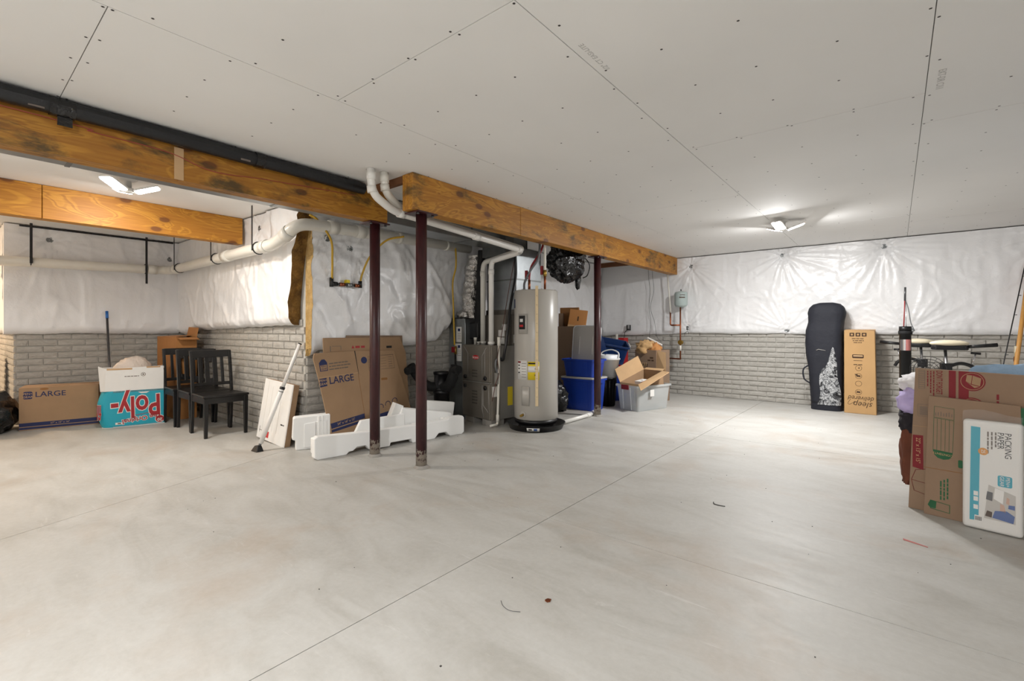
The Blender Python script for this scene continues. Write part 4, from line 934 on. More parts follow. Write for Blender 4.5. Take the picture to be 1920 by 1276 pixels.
def flat_text(t, Y, s, size, mat, x, z, roll, yt_yb_zt, **k):
    return text(s, size, mat, t, (x, Y(z) - 0.0022, z), rot=(PI / 2 - math.atan(yt_yb_zt), 0, 0), roll=roll, **k)
t, Y = flat('flattened brown carton at the back of the leaning pile, tallest edge', [(0.12, 0.0), (1.06, 0.0), (1.03, 1.05), (0.33, 1.058)], -0.175, -0.145, 0.008, 'card_dull')
t, Y = flat('flattened carton with red print second from the wall in the leaning pile', [(0.08, 0.0), (1.10, 0.0), (1.06, 0.86), (0.985, 1.035), (0.07, 1.035)], -0.215, -0.160, 0.010, 'card')
lean = (-0.160 + 0.215) / 1.035
on_flat(t, Y, 'print_frame', rect(0.14, 0.148, 0.90, 0.955), 'grey_print'); on_flat(t, Y, 'print_frame', rect(0.16, 0.26, 0.950, 0.954), 'grey_print'); on_flat(t, Y, 'print_frame', rect(0.256, 0.26, 0.91, 0.954), 'grey_print')
on_flat(t, Y, 'red_mark', [(0.375, 0.925), (0.41, 0.925), (0.392, 0.955)], 'red_print'); fp = fine_print(t, 'red_print', 0.42, 0.938, 0.11, 0.022, 0.0, seed=8); fp.location = (0, Y(0.938) - 0.0012, 0)
on_flat(t, Y, 'print_mark', rect(0.80, 0.87, 0.915, 0.94), 'black_print')
t, Y = flat('front flattened carton marked LARGE leaning behind the white foam', [(0.07, 0.0), (1.10, 0.0), (1.08, 0.12), (0.885, 0.89), (0.39, 0.90), (-0.03, 0.89), (-0.045, 0.84), (0.0, 0.62), (0.05, 0.30)], -0.305, -0.185, 0.014, 'card')
lean = 0.12 / 0.90; rl = R(3.5)
on_flat(t, Y, 'cut_slot', [(0.395, 0.90), (0.425, 0.66), (0.428, 0.66), (0.405, 0.90)], 'black_print')
on_flat(t, Y, 'fold_crease', [(0.42, 0.66), (0.47, 0.12), (0.474, 0.12), (0.424, 0.66)], 'card_inner', 0.0004); on_flat(t, Y, 'fold_crease', [(0.0, 0.655), (0.42, 0.675), (0.42, 0.679), (0.0, 0.659)], 'card_light', 0.0004)
bg = on_flat(t, Y, 'logo_badge', [(0.005, 0.565), (0.078, 0.575), (0.074, 0.652), (0.0, 0.645)], 'navy_print'); flat_text(bg, Y, 'PEN+', 0.032, 'card_light', 0.039, 0.628, rl, lean); flat_text(bg, Y, 'GEAR', 0.032, 'card_light', 0.040, 0.595, rl, lean)
flat_text(t, Y, 'LARGE', 0.098, 'navy_print', 0.098, 0.618, rl, lean, align='LEFT', offset=0.0006, sx=0.92)
hb = on_flat(t, Y, 'house_badge', [(0.015, 0.715), (0.095, 0.72), (0.09, 0.80), (0.065, 0.83), (0.035, 0.828), (0.008, 0.795)], 'navy_print'); on_flat(hb, Y, 'badge_panel', [(0.022, 0.722), (0.088, 0.727), (0.085, 0.778), (0.017, 0.772)], 'card', 0.0008, 0.0014); flat_text(hb, Y, 'PEN+\nGEAR', 0.024, 'navy_print', 0.052, 0.75, rl, lean)
for k in range(3): fp = fine_print(t, 'grey_print', 0.11, 0.785 - k * 0.028, 0.20 + 0.03 * (k % 2), 0.010, 0.0, seed=k, slope=0.06); fp.location = (0, Y(0.785 - k * 0.028) - 0.0012, 0)
on_flat(t, Y, 'stripe', [(0.09, 0.165), (0.46, 0.215), (0.458, 0.262), (0.085, 0.215)], 'navy_print'); on_flat(t, Y, 'stripe', [(0.09, 0.13), (0.46, 0.18), (0.46, 0.205), (0.09, 0.155)], 'navy_print'); flat_text(t, Y, '24" x 16" x 15"', 0.032, 'card_light', 0.25, 0.212, R(7), lean).location.y -= 0.001
on_flat(t, Y, 'stripe', [(0.62, 0.19), (0.86, 0.22), (0.85, 0.26), (0.62, 0.23)], 'navy_print')
for x, z in ((0.66, 0.30), (0.75, 0.32), (0.84, 0.345)):
    m = ring(MB(), disc(x, z, 0.034), disc(x, z, 0.028), -0.0008, 0.0); o = obj('care_symbol', m, 'navy_print', t); o.location = (0, Y(z) - 0.0008, 0)
fr = [(0.55, 0.69), (0.875, 0.70), (0.865, 0.845), (0.55, 0.835)]
for a, b in zip(fr, fr[1:] + fr[:1]): obj('print_frame', MB().tube([(a[0], Y(a[1]) - 0.001, a[1]), (b[0], Y(b[1]) - 0.001, b[1])], 0.0014, 4), 'grey_print', t)
for k in range(4): obj('print_line', MB().tube([(0.55, Y(0.72 + k * 0.028) - 0.001, 0.72 + k * 0.028), (0.77, Y(0.726 + k * 0.028) - 0.001, 0.726 + k * 0.028)], 0.001, 4), 'grey_print', t)
for k in range(5): obj('print_mark', MB().tube([(0.80, Y(0.72 + k * 0.025) - 0.001, 0.72 + k * 0.025), (0.845, Y(0.72 + k * 0.025) - 0.001, 0.722 + k * 0.025)], 0.0018, 4), 'grey_print', t)
on_flat(t, Y, 'hand_hole', rrect(0.69, 0.77, 0.578, 0.602, 0.011), 'card_inner', 0.0006)
on_flat(t, Y, 'logo_dot', disc(0.50, 0.80, 0.035, 20), 'navy_print')

# white foam packing
def foam_prof(n): return n
t = thing('foam_packing', 'long white foam packing block lying across the floor behind the posts', 'foam block', (-3.83, 2.03, 0), R(90 - 8.8), 'white foam packing pieces')
L = 1.57
# local x along the length, -y towards the room; outline of the front rail seen from the room
prof = [(0.03, 0.0), (0.28, 0.0), (0.30, 0.022), (0.34, 0.026), (0.38, 0.055), (0.46, 0.055), (0.50, 0.008), (0.70, 0.008), (0.71, 0.04), (0.93, 0.04), (0.945, 0.0), (1.20, 0.0), (1.25, 0.05), (1.34, 0.05), (1.39, 0.0), (1.54, 0.0), (1.57, 0.02), (1.57, 0.175), (1.55, 0.195), (1.40, 0.202), (1.36, 0.178), (1.0, 0.172), (0.5, 0.178), (0.03, 0.20), (0.0, 0.185), (0.0, 0.02)]
obj('front_rail', MB().prism(prof, -0.0, 0.075, 'y'), 'foam', t, bevel=0.008)
obj('tray_bed', MB().box(0.03, 1.50, 0.07, 0.19, 0.03, 0.11), 'foam', t, bevel=0.008)
obj('end_block', MB().box(0.03, 0.18, 0.07, 0.19, 0.025, 0.165), 'foam', t, bevel=0.01)
obj('ridge', MB().box(0.20, 0.34, 0.08, 0.18, 0.10, 0.15), 'foam', t, bevel=0.006); obj('ridge', MB().box(1.02, 1.10, 0.08, 0.18, 0.10, 0.16), 'foam', t, bevel=0.006); obj('end_block', MB().box(1.36, 1.55, 0.07, 0.17, 0.02, 0.18), 'foam', t, bevel=0.012)
obj('upright_wing', MB().prism([(0.42, 0.10), (0.96, 0.10), (0.96, 0.26), (0.50, 0.25)], 0.19, 0.235, 'y'), 'foam', t, bevel=0.008)
obj('knob', MB().box(0.60, 0.63, 0.184, 0.19, 0.17, 0.20), 'foam', t, bevel=0.004)
t = thing('foam_packing', 'upright white foam panel with stepped grooves beside the flat carton', 'foam block', (-4.30, 2.065, 0), R(68), 'white foam packing pieces')
obj('panel', MB().prism([(0.03, 0.0), (0.33, 0.0), (0.33, 0.31), (0.32, 0.315), (0.02, 0.305), (0.01, 0.29), (0.0, 0.10), (0.03, 0.09)], 0.0, 0.10, 'y'), 'foam', t, bevel=0.008)
for nm, pl in (('raised_step', [(0.10, 0.02), (0.20, 0.02), (0.20, 0.25), (0.10, 0.24)]), ('raised_step', [(0.205, 0.10), (0.30, 0.11), (0.30, 0.26), (0.205, 0.255)]), ('rib', [(0.22, 0.12), (0.235, 0.12), (0.235, 0.30), (0.22, 0.30)]), ('rib', [(0.255, 0.12), (0.265, 0.12), (0.265, 0.30), (0.255, 0.30)])):
    obj(nm, MB().prism(pl, -0.012 if nm == 'raised_step' else -0.018, 0.002, 'y'), 'foam', t, bevel=0.003)
t = thing('foam_packing', 'short white foam block tipped on top of the long foam block', 'foam block', (-3.92, 2.93, 0.135), R(72), 'white foam packing pieces')
t.rotation_euler = (0, R(8), R(72))
obj('block', MB().prism([(0.0, 0.0), (0.62, 0.0), (0.66, 0.10), (0.60, 0.17), (0.10, 0.185), (0.05, 0.20)], 0.0, 0.13, 'y'), 'foam', t, bevel=0.010)
obj('end_plate', MB().prism([(-0.08, 0.02), (0.02, 0.0), (0.07, 0.21), (-0.02, 0.235)], 0.02, 0.12, 'y'), 'foam', t, bevel=0.006)
obj('rear_wing', MB().box(0.30, 0.70, 0.13, 0.18, 0.05, 0.27), 'foam', t, bevel=0.010)

# black drain stack with arms
t = thing('drain_stack', 'black plastic drain stack with two raised elbow arms', 'drain pipe', (-4.19, 3.80, 0))
obj('barrel', MB().lathe([(0.092, 0.0), (0.092, 0.36), (0.098, 0.365), (0.098, 0.385), (0.092, 0.39), (0.092, 0.40), (0.098, 0.405), (0.098, 0.42), (0.086, 0.43), (0.086, 0.58), (0.096, 0.585), (0.096, 0.615), (0.08, 0.62), (0.02, 0.60)], 32), 'black_plastic', t)
obj('front_panel', MB().box(-0.005, 0.035, -0.098, -0.08, 0.43, 0.58), 'steel_grey', t)
obj('arm', MB().tube(bez([(0.05, -0.02, 0.44), (0.14, -0.02, 0.46), (0.21, -0.03, 0.54), (0.26, -0.04, 0.64), (0.28, -0.04, 0.70)], 8), [0.062] * 20 + [0.056] * 13, 16), 'black_matte', t)
obj('arm_elbow', MB().tube(bez([(0.23, -0.04, 0.64), (0.30, -0.06, 0.66), (0.37, -0.07, 0.665)], 6), 0.045, 14), 'black_matte', t)
obj('arm', MB().tube(bez([(-0.02, -0.05, 0.44), (-0.05, -0.14, 0.45), (-0.08, -0.24, 0.52), (-0.10, -0.33, 0.64), (-0.10, -0.38, 0.70)], 8), 0.055, 16), 'black_matte', t)
obj('arm_elbow', MB().tube(bez([(-0.09, -0.31, 0.64), (-0.08, -0.40, 0.66), (-0.06, -0.46, 0.65)], 6), 0.045, 14), 'black_matte', t)

# ================================================================== behind and right of the water heater
def tote(label, name, loc, rz, w, d, h, mat, lidmat=None, taper=0.03, rim=0.018, group=None, handle=None, cat='storage tote', tilt=None, lab_parts=True):
    t = thing(name, label, cat, loc, rz, group)
    if tilt: t.rotation_euler = tilt
    th = 0.004; tp = taper
    def rr(k, z): return [(x, y, z) for x, y in rrect(tp * (1 - k), w - tp * (1 - k), tp * (1 - k), d - tp * (1 - k), 0.035, 5)]
    def rri(k, z): return [(x, y, z) for x, y in rrect(tp * (1 - k) + th, w - tp * (1 - k) - th, tp * (1 - k) + th, d - tp * (1 - k) - th, 0.033, 5)]
    n = 24; vs = rr(0, 0) + rr(1, h) + rri(1, h) + rri(0, 0.006); fs = []
    for lv in range(3):
        for i in range(n):
            j = (i + 1) % n; fs.append((lv * n + i, lv * n + j, (lv + 1) * n + j, (lv + 1) * n + i))
    fs += [tuple(range(n - 1, -1, -1)), tuple(3 * n + i for i in range(n))]
    obj('shell', MB().add(vs, fs), mat, t)
    o1 = rrect(-rim, w + rim, -rim, d + rim, 0.04, 5); o2 = rrect(0.0, w, 0.0, d, 0.035, 5)
    obj('rim', MB().add([(x, y, z) for z in (h - 0.022, h + 0.004) for P in (o1, o2) for x, y in P], [q for i in range(n) for j in [(i + 1) % n] for q in ((i, n + i, n + j, j), (2 * n + i, 2 * n + j, 3 * n + j, 3 * n + i), (i, j, 2 * n + j, 2 * n + i), (n + i, 3 * n + i, 3 * n + j, n + j))]), handle or mat, t)
    for k in (0.25, 0.75): obj('rib', MB().hexa([(w * k - 0.03, tp - 0.004, 0.02), (w * k + 0.03, tp - 0.004, 0.02), (w * k + 0.03, tp + 0.004, 0.02), (w * k - 0.03, tp + 0.004, 0.02), (w * k - 0.03, -0.006, h - 0.03), (w * k + 0.03, -0.006, h - 0.03), (w * k + 0.03, 0.002, h - 0.03), (w * k - 0.03, 0.002, h - 0.03)]), mat, t)
    if handle and lab_parts: obj('end_handle', MB().box(w + rim, w + rim + 0.014, d * 0.3, d * 0.7, h - 0.05, h + 0.006), handle, t, bevel=0.004)
    if lidmat: obj('lid', MB().prism(rrect(-rim - 0.004, w + rim + 0.004, -rim - 0.004, d + rim + 0.004, 0.045, 5), h + 0.005, h + 0.028, 'z'), lidmat, t, bevel=0.006)
    return t
tote('blue tote at the bottom of the stack behind the far post', 'storage_tote', (-3.67, 5.61, 0), 0, 0.51, 0.36, 0.43, 'tote_blue', 'lid_grey', handle='tote_blue', group='bright blue totes in a stack')
tote('blue tote on top of the stack, a grey lid standing in it', 'storage_tote', (-3.665, 5.615, 0.462), 0, 0.50, 0.35, 0.24, 'tote_blue', handle='tote_blue', group='bright blue totes in a stack')
t = thing('tote_lid', 'large pale grey lid standing upright in the upper blue tote', 'lid', (-3.63, 5.80, 0.47)); t.rotation_euler = (R(-6), 0, 0)
obj('panel', MB().prism(rrect(0.0, 0.42, 0.0, 0.70, 0.05), 0, 0.018, 'y'), 'lid_grey', t, bevel=0.006); obj('lip', ring(MB(), rrect(-0.012, 0.432, -0.0, 0.712, 0.055), rrect(0.0, 0.42, 0.0, 0.70, 0.05), 0.0, 0.035), 'lid_white', t)
for x in (0.10, 0.31): obj('groove_rib', MB().box(x, x + 0.012, -0.005, 0.0, 0.30, 0.55), 'lid_grey', t)
c = thing('stacked_carton', 'brown carton standing behind the grey lid', 'carton', (-4.08, 6.0, 0)); carton_body(c, 0.40, 0.30, 1.16, 'card_dull')
c = thing('small_carton', 'small tan flattened carton slanting on top behind the grey lid', 'carton', (-3.86, 6.06, 1.166), R(20)); c.rotation_euler = (R(-12), R(7), R(25)); obj('board', MB().box(0, 0.27, 0, 0.03, 0, 0.275), 'card_orange', c, bevel=0.003); decal('print_mark', c, 'brown_print', rect(0.13, 0.15, 0.10, 0.17), -0.0003); obj('edge_flap', MB().box(0.0, 0.2, -0.004, 0.0, 0.0, 0.03), 'card_light', c)
c = thing('small_carton', 'small dark brown upright carton wedged behind the slanting tan one', 'carton', (-4.05, 6.10, 1.166), R(12)); obj('board', MB().box(0, 0.30, 0.06, 0.11, 0, 0.29), 'card_inner', c, bevel=0.003); obj('board_edge', MB().box(0.0, 0.07, 0.0, 0.055, 0, 0.20), 'card_dull', c)
b = obj('trash_bag', lump(0.16, 0.15, 0.24, 9.1, 0.20, 2.4, 0.16, 4), 'bag_black'); b.location = (-3.62, 5.36, 0); tag(b, 'black plastic bag slumped between heater and blue totes', 'bag')
b = thing('hanging_bag', 'bulging black trash bag hung under the joists behind the knotty beam', 'bag', (-3.34, 5.22, 1.72))
obj('sack', lump(0.19, 0.32, 0.26, 4.4, 0.20, 1.5, 0.13, 5, False), 'bag_black', b); obj('bag_tail', lump(0.03, 0.05, 0.11, 1.4, 0.3, 2.0, 0.2, 3, False), 'bag_black', b, loc=(0.0, 0.28, -0.07)); obj('bag_neck', MB().tube(bez([(0, 0.1, 0.42), (0.0, 0.05, 0.52), (0, 0.0, 0.62)], 5), [0.12] * 4 + [0.07] * 7, 12), 'bag_black', b)
obj('pull_tie', MB().tube(bez([(0.05, 0.34, 0.40), (0.10, 0.42, 0.28), (0.08, 0.40, 0.14), (0.03, 0.36, 0.10)], 6), 0.008, 6), 'bag_black', b); text('8', 0.05, 'grey_print', b, (0.225, 0.05, 0.33), rot=RIGHT)
# waste bin, bucket
t = thing('waste_bin', 'black ribbed waste bin beside the clear tote', 'bin', (-3.27, 6.23, 0))
obj('bin', MB().lathe([(0.095, 0.0), (0.125, 0.40), (0.132, 0.40), (0.132, 0.415), (0.12, 0.415), (0.092, 0.012), (0.01, 0.012)], 32), 'black_plastic', t)
for k in range(14): a = k * PI / 7; obj('rib', MB().tube([(0.097 * math.cos(a), 0.097 * math.sin(a), 0.01), (0.125 * math.cos(a), 0.125 * math.sin(a), 0.38)], 0.004, 5), 'black_plastic', t)
t = thing('white_bucket', 'white plastic bucket with a raised handle set on the black bin', 'bucket', (-3.27, 6.24, 0.417))
obj('bucket', MB().lathe([(0.12, 0.0), (0.16, 0.26), (0.172, 0.26), (0.172, 0.28), (0.155, 0.28), (0.115, 0.01), (0.01, 0.01)], 36), 'bucket_white', t)
obj('handle', MB().tube(bez([(-0.15, 0.03, 0.27), (-0.13, 0.06, 0.36), (0.0, 0.09, 0.40), (0.13, 0.06, 0.36), (0.15, 0.03, 0.27)], 8), 0.010, 8), 'bucket_white', t)
obj('stacked_liner', MB().lathe([(0.13, 0.20), (0.145, 0.33), (0.135, 0.33), (0.12, 0.20)], 28, Matrix.Translation((-0.01, 0.01, 0))), 'lid_white', t)
# clear tote, open carton in it
tote('clear plastic tote with a maroon latch, an open carton sunk into it', 'clear_tote', (-3.065, 6.085, 0), R(-17), 0.40, 0.68, 0.345, 'clear_plastic', group=None, handle='clear_plastic', lab_parts=False)
ct = bpy.data.objects['clear_tote']; obj('latch', MB().box(0.12, 0.25, -0.03, -0.018, 0.29, 0.355), 'maroon_print', ct, bevel=0.004); obj('white_sticker', MB().box(0.420, 0.4215, 0.22, 0.30, 0.20, 0.29), 'label_white', ct)
for x in (0.115, 0.255): obj('corner_line', MB().hexa([(x, 0.022, 0.01), (x + 0.008, 0.022, 0.01), (x + 0.008, 0.03, 0.01), (x, 0.03, 0.01), (x, -0.008, 0.32), (x + 0.008, -0.008, 0.32), (x + 0.008, 0.0, 0.32), (x, 0.0, 0.32)]), 'lid_white', ct)
b = obj('folded_textile', lump(0.15, 0.27, 0.11, 6.6, 0.15, 2.2, 0.05, 3), 'card_dull'); b.location = (-2.78, 6.36, 0.012); b.rotation_euler = (0, 0, R(-17)); tag(b, 'dull brown bundle seen through the clear tote', 'bundle')
c = thing('open_carton', 'open tan carton with splayed flaps sunk in the clear tote', 'carton', (-3.02, 6.14, 0.235), R(-17)); c.rotation_euler = (R(9), 0, R(-17))
w, d, h = 0.34, 0.52, 0.20; th = 0.005; m = 'card_light'
obj('front_panel', MB().box(0, w, 0, th, 0, h - 0.06), m, c); obj('back_panel', MB().box(0, w, d - th, d, 0, h + 0.02), 'card', c); obj('side_panel', MB().hexa([(0, 0, 0), (th, 0, 0), (th, d, 0), (0, d, 0), (0, 0, h - 0.06), (th, 0, h - 0.06), (th, d, h + 0.02), (0, d, h + 0.02)]), 'card', c); obj('side_panel', MB().hexa([(w - th, 0, 0), (w, 0, 0), (w, d, 0), (w - th, d, 0), (w - th, 0, h - 0.06), (w, 0, h - 0.06), (w, d, h + 0.02), (w - th, d, h + 0.02)]), 'card', c)
obj('bottom_panel', MB().box(0, w, 0, d, 0, 0.006), 'card_inner', c)
obj('left_flap', MB().hexa([(0, 0.0, h - 0.06), (th, 0.0, h - 0.06), (th, d, h + 0.02), (0, d, h + 0.02), (-0.13, 0.06, h + 0.10), (-0.125, 0.06, h + 0.105), (-0.065, d - 0.02, h + 0.22), (-0.07, d - 0.02, h + 0.215)]), m, c)
obj('right_flap', MB().hexa([(w - th, 0.0, h - 0.06), (w, 0.0, h - 0.06), (w, d, h + 0.02), (w - th, d, h + 0.02), (w + 0.135, -0.12, h - 0.10), (w + 0.14, -0.12, h - 0.105), (w + 0.19, d - 0.10, h + 0.03), (w + 0.185, d - 0.10, h + 0.035)]), m, c)
obj('back_flap', MB().hexa([(0.0, d - th, h + 0.02), (w, d - th, h + 0.02), (w, d, h + 0.02), (0.0, d, h + 0.02), (0.01, d + 0.05, h + 0.03), (w - 0.01, d + 0.05, h + 0.03), (w - 0.01, d + 0.055, h + 0.035), (0.01, d + 0.055, h + 0.035)]), m, c)
t = thing('product_box', 'small white and maroon box lying inside the open carton', 'box', (-2.86, 6.26, 0.32), R(-20)); t.rotation_euler = (R(8), 0, R(-20)); obj('white_half', MB().box(0, 0.12, 0, 0.16, 0, 0.07), 'white_print', t, bevel=0.002); obj('maroon_half', MB().box(0.1205, 0.20, 0, 0.16, 0, 0.069), 'maroon_print', t, bevel=0.002); obj('print_mark', MB().box(0.04, 0.08, 0.07, 0.09, 0.0701, 0.0708), 'grey_print', t)
# navy tote on a lidded tote, carton of crumpled paper
tote('blue lidded tote under the tilted navy tote', 'storage_tote', (-3.72, 6.50, 0), R(30), 0.58, 0.40, 0.48, 'tote_blue', 'lid_white', handle='lid_white')
tote('open navy tote with grey handles tilted on the lidded tote', 'navy_tote', (-3.82, 6.42, 0.66), R(36), 0.68, 0.40, 0.30, 'tote_navy', handle='tote_navy', tilt=(R(14), R(10), R(36)), lab_parts=False)
nt = bpy.data.objects['navy_tote']; obj('end_handle', MB().box(0.698, 0.718, 0.10, 0.28, 0.25, 0.31), 'lid_grey', nt, bevel=0.006)
t = thing('tote_lid', 'navy tote lid standing on edge behind the far post', 'lid', (-3.62, 6.20, 0.62), R(35)); t.rotation_euler = (R(14), R(-18), R(35)); obj('panel', MB().prism(rrect(0, 0.34, 0, 0.34, 0.05), 0, 0.014, 'y'), 'tote_navy', t, bevel=0.005); obj('lip', ring(MB(), rrect(-0.01, 0.35, -0.01, 0.35, 0.055), rrect(0, 0.34, 0, 0.34, 0.05), 0, 0.028), 'tote_navy', t)
c = thing('paper_carton', 'printed brown carton heaped with crumpled packing paper', 'carton', (-3.20, 7.00, 0), R(-10)); carton_body(c, 0.38, 0.38, 0.80, 'card_dull', open_top=True)
obj('open_flap', MB().hexa([(0.375, 0.0, 0.50), (0.38, 0.0, 0.50), (0.38, 0.02, 0.80), (0.375, 0.02, 0.80), (0.56, -0.03, 0.48), (0.565, -0.03, 0.485), (0.53, 0.02, 0.77), (0.525, 0.02, 0.77)]), 'card_light', c)
fine_print(c, 'brown_print', 0.27, 0.68, 0.06, 0.022, -0.0003, seed=2); fine_print(c, 'brown_print', 0.23, 0.64, 0.13, 0.022, -0.0003, seed=4)
for k in range(7): decal('print_scribble', c, 'card_light' if k % 2 else 'brown_print', [(0.10 + 0.018 * k, 0.52 + 0.02 * (k % 3)), (0.115 + 0.018 * k, 0.51 + 0.02 * (k % 3)), (0.135 + 0.016 * k, 0.58 + 0.02 * (k % 2)), (0.12 + 0.016 * k, 0.59 + 0.02 * (k % 2))], -0.0003)
for k, (x, y, s, mt, lb) in enumerate(((-3.05, 7.06, 0.13, 'paper_brown', 'pale crumpled packing paper at the front of the printed carton'), (-2.92, 7.10, 0.10, 'card_orange', 'orange-brown crumpled paper at the right of the printed carton'), (-3.04, 7.24, 0.12, 'card_inner', 'dark crumpled paper at the back of the printed carton'))):
    b = obj('crumpled_paper', lump(s, s, s * 0.9, 3.7 + k * 2.1, 0.5, 2.6, 0.15, 3), mt); b.location = (x, y, 0.74); tag(b, lb, 'paper', 'crumpled paper in the printed carton')
tag(obj('white_strip', MB().hexa([(-3.06, 7.14, 0.98), (-2.82, 7.12, 0.87), (-2.82, 7.16, 0.87), (-3.06, 7.18, 0.98), (-3.055, 7.14, 0.995), (-2.815, 7.12, 0.885), (-2.815, 7.16, 0.885), (-3.055, 7.18, 0.995)]), 'lead_white'), 'white plastic strip sticking out of the crumpled paper', 'strip')
tag(obj('red_carton', MB().box(-3.92, -3.80, 7.86, 8.02, 0.0, 0.965), 'red_badge', bevel=0.004), 'narrow red carton standing against the back wall behind the navy tote', 'carton')
pipe_thing('wall_pipe', 'short white pipe against the back wall beside the red carton', 'pipe', [(-3.99, 7.95, 0.0), (-3.99, 7.95, 1.03)], 0.022, 'pvc', 0.02, seg=10)
# outlet with cord, hanging wires
t = thing('wall_outlet', 'outlet box and black cord poking through the back blanket', 'outlet', (-3.83, 8.03, 1.10)); obj('box_frame', ring(MB(), rect(0, 0.07, 0.0, 0.10), rect(0.008, 0.062, 0.008, 0.092), -0.02, 0.02), 'cable_black', t); obj('cord', MB().tube(bez([(0.05, -0.02, 0.03), (0.02, -0.04, 0.0), (-0.02, -0.05, -0.05), (-0.02, -0.06, -0.2)], 6), 0.006, 6), 'cable_black', t); obj('plug', MB().box(0.02, 0.07, -0.05, -0.02, 0.01, 0.03), 'cable_black', t, bevel=0.004)
for k, (x, sd) in enumerate(((-3.38, 0.2), (-3.31, 0.9))):
    tag(obj('hanging_wire', MB().tube(bez([(x, 7.93, CEIL), (x, 7.96, 2.05), (x + 0.01, 7.99, 1.8), (x - 0.06 * sd, 8.0, 1.5), (x + 0.02, 8.0, 1.25), (x + 0.06 * k, 8.0, 1.0), (x + 0.1 * k, 8.1, 0.9)], 6), 0.003, 5), 'steel_grey'), ('thin grey wire hanging down the back blanket, the left one', 'thin grey wire hanging down the back blanket, the right one')[k], 'wire')
# expansion tank and copper
t = thing('expansion_tank', 'pale grey-green expansion tank on copper pipe at the back wall', 'expansion tank', (-2.79, 7.90, 1.49))
obj('tank', MB().lathe([(0.02, 0.0), (0.085, 0.012), (0.105, 0.04), (0.105, 0.225), (0.095, 0.25), (0.03, 0.268), (0.012, 0.27)], 32), 'tank_pale', t); obj('valve_stem', MB().lathe([(0.009, 0.268), (0.009, 0.30)], 10), 'black_plastic', t)
m = MB(); m.grid(lambda u, v: (0.1065 * math.cos(R(-85) + 0.9 * u), 0.1065 * math.sin(R(-85) + 0.9 * u), 0.15 + 0.022 * v), 6, 1); obj('lettering', m, 'grey_print', t, solid=0.001)
m = MB(); m.grid(lambda u, v: (0.1065 * math.cos(R(-80) + 0.8 * u), 0.1065 * math.sin(R(-80) + 0.8 * u), 0.195 + 0.012 * v), 6, 1); obj('lettering', m, 'grey_print', t, solid=0.001)
t = thing('copper_line', 'copper water line below the expansion tank with a brass meter', 'pipe', (-2.80, 7.90, 0.62))
obj('riser', MB().tube([(0, 0, 0.0), (0, 0, 0.88)], 0.013, 10), 'copper', t); obj('crossover', MB().tube(round_path([(0, 0, 0.57), (-0.17, 0, 0.57), (-0.17, 0, 0.80)], 0.03), 0.013, 10), 'copper', t); obj('supply', MB().tube([(-0.165, 0, 0.78), (-0.22, 0.0, 1.45)], 0.013, 10), 'pvc', t)
obj('elbow_run', MB().tube(round_path([(0, 0, 0.02), (0, 0.02, 0.0), (-0.25, 0.10, 0.0)], 0.03), 0.013, 10), 'copper', t); obj('brass_meter', MB().tube([(0, -0.02, 0.28), (0, 0.05, 0.28)], 0.038, 16), 'brass', t); obj('white_sleeve', MB().tube([(0, 0, 0.14), (0, 0, 0.23)], 0.017, 10), 'pvc', t)
obj('meter_wire', MB().tube(bez([(0.02, 0, 0.42), (0.08, 0, 0.44), (0.12, 0, 0.47), (0.14, 0, 0.42)], 6), 0.004, 5), 'cable_black', t)
for k, (x0, x1) in enumerate(((-3.02, -2.90), (-3.32, -3.20))): pass

# ================================================================== golf bag and tan box on the back wall
t = thing('travel_bag', 'tall navy-black zippered travel bag standing at the back wall', 'bag', (-0.745, 7.86, 0))
def gb(z):
    k = [(0.0, 0.185, 0.12, 0.0), (0.10, 0.19, 0.13, 0.0), (0.45, 0.195, 0.14, -0.01), (0.75, 0.215, 0.15, -0.025), (0.95, 0.225, 0.15, -0.03), (1.10, 0.22, 0.15, -0.025), (1.22, 0.205, 0.14, -0.005), (1.35, 0.215, 0.14, 0.0), (1.42, 0.20, 0.125, 0.0), (1.47, 0.155, 0.10, 0.0), (1.49, 0.08, 0.06, 0.0)]
    for a, b in zip(k[:-1], k[1:]):
        if z <= b[0]:
            s = (z - a[0]) / (b[0] - a[0]); return tuple(a[i] + (b[i] - a[i]) * s for i in (1, 2, 3))
    return k[-1][1:]
def gbp(a, z, out=0.0):
    w, d, ox = gb(z); c, s = math.cos(a), math.sin(a); e = 0.62
    k = 1 + 0.05 * fbm((c * 1.6 + 3, s * 1.6, z * 3.2), 4)
    return (ox + (w * k + out) * math.copysign(abs(c) ** e, c), (d * k + out) * math.copysign(abs(s) ** e, s), z)
m = MB().grid(lambda u, v: gbp(u * 2 * PI, 0.002 + 1.488 * v), 56, 70); obj('cover', m, 'fabric_navy', t)
def patch(u, v):
    z = 0.08 + 0.80 * v; half = 0.62 * (1 - v) ** 0.8 + 0.02; c = R(-72) + 0.12 * math.sin(v * 9) * (1 - v)
    p = gbp(c + (u - 0.5) * 2 * half, z, 0.006); return p
obj('foil_panel', MB().grid(patch, 20, 40), 'foil_print', t, label='crinkled black and silver foil lining showing through the open zip')
obj('carry_handle', MB().tube(bez([(-0.20, -0.05, 0.62), (-0.27, -0.06, 0.55), (-0.26, -0.06, 0.42), (-0.19, -0.05, 0.36)], 6), 0.010, 8), 'fabric_navy', t); obj('base_band', MB().grid(lambda u, v: gbp(u * 2 * PI, 0.105 + 0.008 * v, 0.006), 56, 1), 'black_plastic', t)
obj('brand_mark', MB().tube([gbp(R(-100), 0.83, 0.008), gbp(R(-95), 0.845, 0.008), gbp(R(-88), 0.828, 0.008)], 0.003, 5), 'lid_grey', t)
c = thing('mattress_carton', 'tall tan carton printed upside down standing next to the travel bag', 'carton', (-0.535, 7.73, 0)); c.rotation_euler = (R(-2.5), 0, 0)
